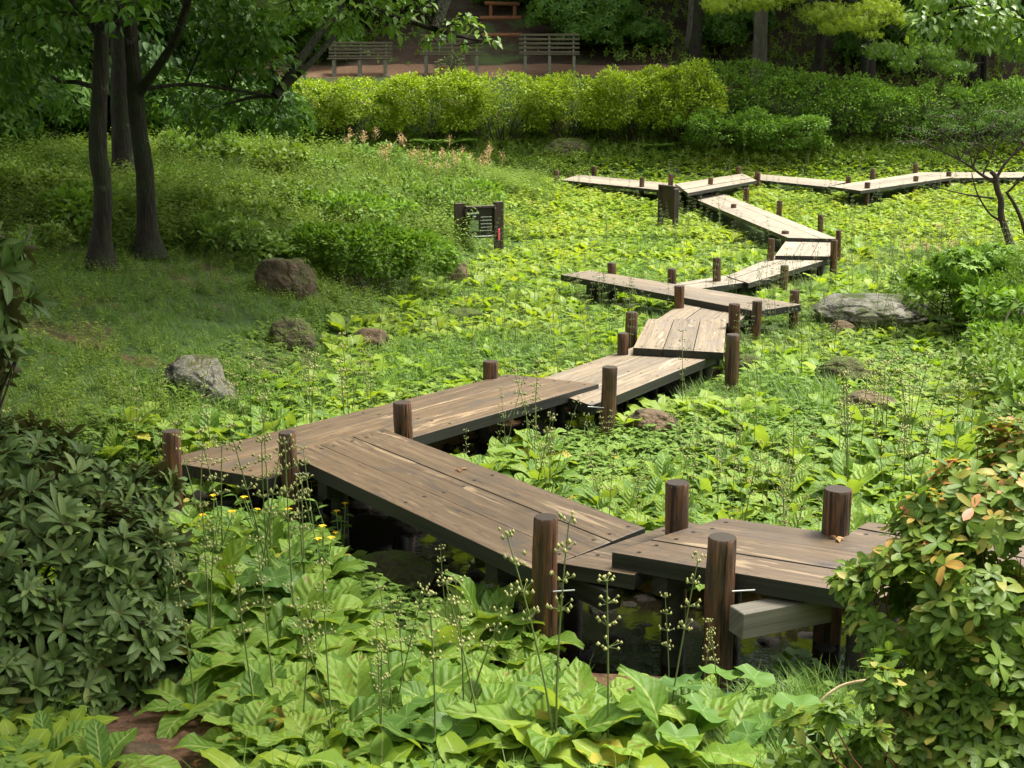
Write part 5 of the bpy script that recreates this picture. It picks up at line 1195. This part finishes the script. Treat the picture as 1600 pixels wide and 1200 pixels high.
# ------------------------------------------------------------------ ground cover, grass, bank herbs
def cover():
    # small leaves on short stems, filling between the primroses
    tpl = []
    for v in range(5):
        g = Geo(); h = rng.uniform(.07, .15)
        for i in range(6):
            g.add(*xf(leaf(rng.uniform(.06, .10), rng.uniform(.035, .055), 'ovate', 3, 2, rng.uniform(-.2, .4), .5, .15), i * 2.4 + rng.random(), (rng.normal(0, .015), rng.normal(0, .015), h * rng.uniform(.4, 1)), 1))
        tpl.append(g.tpl())
    x, y, z, px, py = scatter(60000, 5, 30, 1.05, 1.35)
    dl = -side(x, y, LA, LB); dr = side(x, y, RA, RB)
    ok = (dl < 1.0) & (WET(x, y) > .12) & off_decks(x, y, -.02) & ~inpoly(px, py, SOIL) & ~inpoly(px, py, MUD)
    p = np.where(inpoly(px, py, CARPET) | inpoly(px, py, JEWEL), 1.0, np.where(inpoly(px, py, LAWN), .25, np.where(y < 9, .28, .45)))
    ok &= rng.random(len(x)) < p
    x, y, z = x[ok], y[ok], z[ok]; g = Geo(); var = rng.integers(0, 5, len(x))
    for v in range(5):
        k = var == v; n = k.sum(); g.stamp(tpl[v], np.stack([x[k], y[k], z[k]], 1), rotz(rng.random(n) * 6.28, .15), rng.uniform(.6, 1.15, n), rng.random(n))
    tag(g.build('ground_cover', M['herb']), 'small leaved ground cover between the primroses', 'plants', kind='stuff')
    x, y, z, px, py = scatter(30000, 27, 43, 1.05, 1.0)
    ok = (-side(x, y, LA, LB) < 1.5) & off_decks(x, y, -.02) & (rng.random(len(x)) < .75); x, y, z = x[ok], y[ok], z[ok]; n = len(x); g2 = Geo()
    var = rng.integers(0, 5, n)
    for v in range(5):
        k = var == v; g2.stamp(tpl[v], np.stack([x[k], y[k], z[k]], 1), rotz(rng.random(k.sum()) * 6.28, .2), rng.uniform(1.1, 2.0, k.sum()), rng.random(k.sum()))
    tag(g2.build('far_ground_cover', M['primrose_far']), 'pale low leaves filling the far end of the wet meadow', 'plants', kind='stuff')
    # grass
    bl = []
    for v in range(5):
        g = Geo()
        for i in range(9):
            L = rng.uniform(.14, .30); g.add(*xf(leaf(L, rng.uniform(.006, .010), 'blade', 4, 1, rng.uniform(.9, 1.45), rng.uniform(.5, 1.5), 0), rng.random() * 6.28, (rng.normal(0, .04), rng.normal(0, .04), 0)))
        bl.append(g.tpl())
    x, y, z, px, py = scatter(90000, 4.8, 42, 1.1, 1.3)
    dl = -side(x, y, LA, LB); dr = side(x, y, RA, RB)
    soilp = vnoise(x * .55, y * .55, 61) * .7 + vnoise(x * 1.9, y * 1.9, 62) * .3
    p = np.where(inpoly(px, py, LAWN) | inpoly(px, py, LAWN2), 1.0, np.where(dl > .0, np.where(soilp > .30, .85, .12), np.where(inpoly(px, py, MIDGRASS), .8, np.where(y < 12, .05, np.where(vnoise(x * .45, y * .45, 77) > .6, .7, .2)))))
    p = np.where((dr > .4) & (y < 22), np.where(soilp > .42, .6, .12), p)
    bare = np.zeros(len(x), bool)
    for sx, sy, sr in SOILS[5:]: bare |= np.hypot(x - sx, y - sy) / sr + .9 * (vnoise(x * 2, y * 2, 88) - .5) < .8
    p = np.where(bare, .12, p)
    ok = (WET(x, y) > .1) & off_decks(x, y, -.03) & ~inpoly(px, py, SOIL) & ~inpoly(px, py, MUD) & (rng.random(len(x)) < p)
    x, y, z, dl = x[ok], y[ok], z[ok], dl[ok]; g = Geo(); var = rng.integers(0, 5, len(x))
    for v in range(5):
        k = var == v; n = k.sum(); g.stamp(bl[v], np.stack([x[k], y[k], z[k]], 1), rotz(rng.random(n) * 6.28, .1), rng.uniform(.5, 1.1, n) * np.where(dl[k] > 1, .75, 1), rng.random(n))
    tag(g.build('grass', M['grass']), 'fine green grass on the shaded bank and between the plants', 'grass', kind='stuff')
    # leafy sprigs of the bank
    sp = []
    for v in range(6):
        g = Geo(); H = rng.uniform(.28, .5)
        for s_ in range(3):
            az = rng.random() * 6.28; lean = rng.uniform(.15, .6); t = np.linspace(0, 1, 6)
            P = np.stack([lean * H * t ** 1.4 * math.cos(az), lean * H * t ** 1.4 * math.sin(az), H * t * rng.uniform(.7, 1.05)], 1)
            for q in range(9):
                u = .3 + .7 * q / 8; c = [np.interp(u, t, P[:, i]) for i in range(3)]
                L = rng.uniform(.05, .095) * (1.15 - .4 * u); g.add(*xf(leaf(L, L * .5, 'ovate', 2, 2, rng.uniform(-.3, .5), .5, .2), az + (1.2 if q % 2 else -1.2) * (1 - .6 * (q == 8)) + rng.normal(0, .3), c))
        sp.append(g.tpl())
    x, y, z, px, py = scatter(52000, 5.5, 41, 1.1, 1.05)
    dl = -side(x, y, LA, LB); dr = side(x, y, RA, RB)
    zone = [(-300, 180), (330, 190), (890, 200), (880, 270), (790, 345), (700, 470), (560, 470), (430, 420), (250, 400), (-300, 400)]
    edge = [(60, 620), (200, 590), (420, 600), (460, 660), (240, 720), (120, 700)]
    nn = vnoise(x * .6, y * .6, 71); jx, jy = px + 90 * (vnoise(x * 1.1, y * 1.1, 72) - .5), py + 70 * (vnoise(x * 1.1, y * 1.1, 73) - .5)
    p = np.where((dl > -1.2) & inpoly(jx, jy, zone), 1.0, np.where(inpoly(jx, jy, edge), .5, np.where(dl > .2, np.where(nn > .5, .5, .16), 0)))
    p = np.where((dr > .6) & (y < 24), np.where(nn > .45, .5, .14), p)
    p = np.where((y > 34) & (dl <= 0), .0, p)
    ok = off_decks(x, y, .1) & (WET(x, y) > .15) & (rng.random(len(x)) < p)
    x, y, z, py = x[ok], y[ok], z[ok], py[ok]; g = Geo(); var = rng.integers(0, 6, len(x))
    for v in range(6):
        k = var == v; n = k.sum(); g.stamp(sp[v], np.stack([x[k], y[k], z[k]], 1), rotz(rng.random(n) * 6.28, .12), rng.uniform(.6, 1.25, n) * np.where(py[k] < 400, .65 + .9 * vnoise(x[k] * .8, y[k] * .8, 75), .6), rng.random(n))
    tag(g.build('bank_undergrowth', M['herb_dark']), 'dense leafy undergrowth covering the shaded left bank', 'plants', kind='stuff')
    # litter on bare soil
    lf = leaf(.06, .03, 'ovate', 2, 2, .2, .6, .3); x, y, z, px, py = scatter(9000, 4.6, 24, 1.05, 1.5)
    ok = off_decks(x, y, 0) & ((-side(x, y, LA, LB) > .3) | inpoly(px, py, SOIL) | (WET(x, y) < .2)) & (z > -.13) & (rng.random(len(x)) < .45)
    x, y, z = x[ok], y[ok], z[ok]; n = len(x); g = Geo(); g.stamp(lf, np.stack([x, y, z + .012], 1), rotz(rng.random(n) * 6.28, .35), rng.uniform(.4, 1.2, n), rng.random(n))
    tag(g.build('leaf_litter', M['deadleaf']), 'brown fallen leaves on bare soil', 'leaves', kind='stuff')
cover()

# ------------------------------------------------------------------ light
w = bpy.data.worlds.new('World'); SC.world = w; w.use_nodes = True
nt = w.node_tree; bg = nt.nodes['Background']
SUN_EL, SUN_AZ = 64, 62
sk = nt.nodes.new('ShaderNodeTexSky'); sk.sky_type = 'NISHITA'; sk.sun_disc = False
sk.sun_elevation = R_(SUN_EL); sk.sun_rotation = R_(SUN_AZ); sk.air_density = 1.0; sk.dust_density = 2.5; sk.ozone_density = .6
hs = nt.nodes.new('ShaderNodeHueSaturation'); hs.inputs['Saturation'].default_value = .12      # thin cloud: a nearly white sky
nt.links.new(sk.outputs[0], hs.inputs['Color']); nt.links.new(hs.outputs[0], bg.inputs[0]); bg.inputs[1].default_value = .15
sl = bpy.data.lights.new('sun', 'SUN'); sl.energy = 2.5; sl.angle = R_(20); sl.color = (1, .94, .80)
so = bpy.data.objects.new('sun', sl); COL.objects.link(so)
az, el = R_(SUN_AZ), R_(SUN_EL)
dirv = Vector((math.sin(az) * math.cos(el), math.cos(az) * math.cos(el), math.sin(el)))
so.rotation_euler = dirv.to_track_quat('Z', 'Y').to_euler()
SC.view_settings.view_transform = 'Standard'; SC.view_settings.look = 'None'; SC.view_settings.exposure = 1.87
SC.render.engine = 'CYCLES'
SC.cycles.max_bounces = 8; SC.cycles.diffuse_bounces = 4; SC.cycles.transmission_bounces = 4; SC.cycles.glossy_bounces = 3
SC.cycles.use_denoising = True
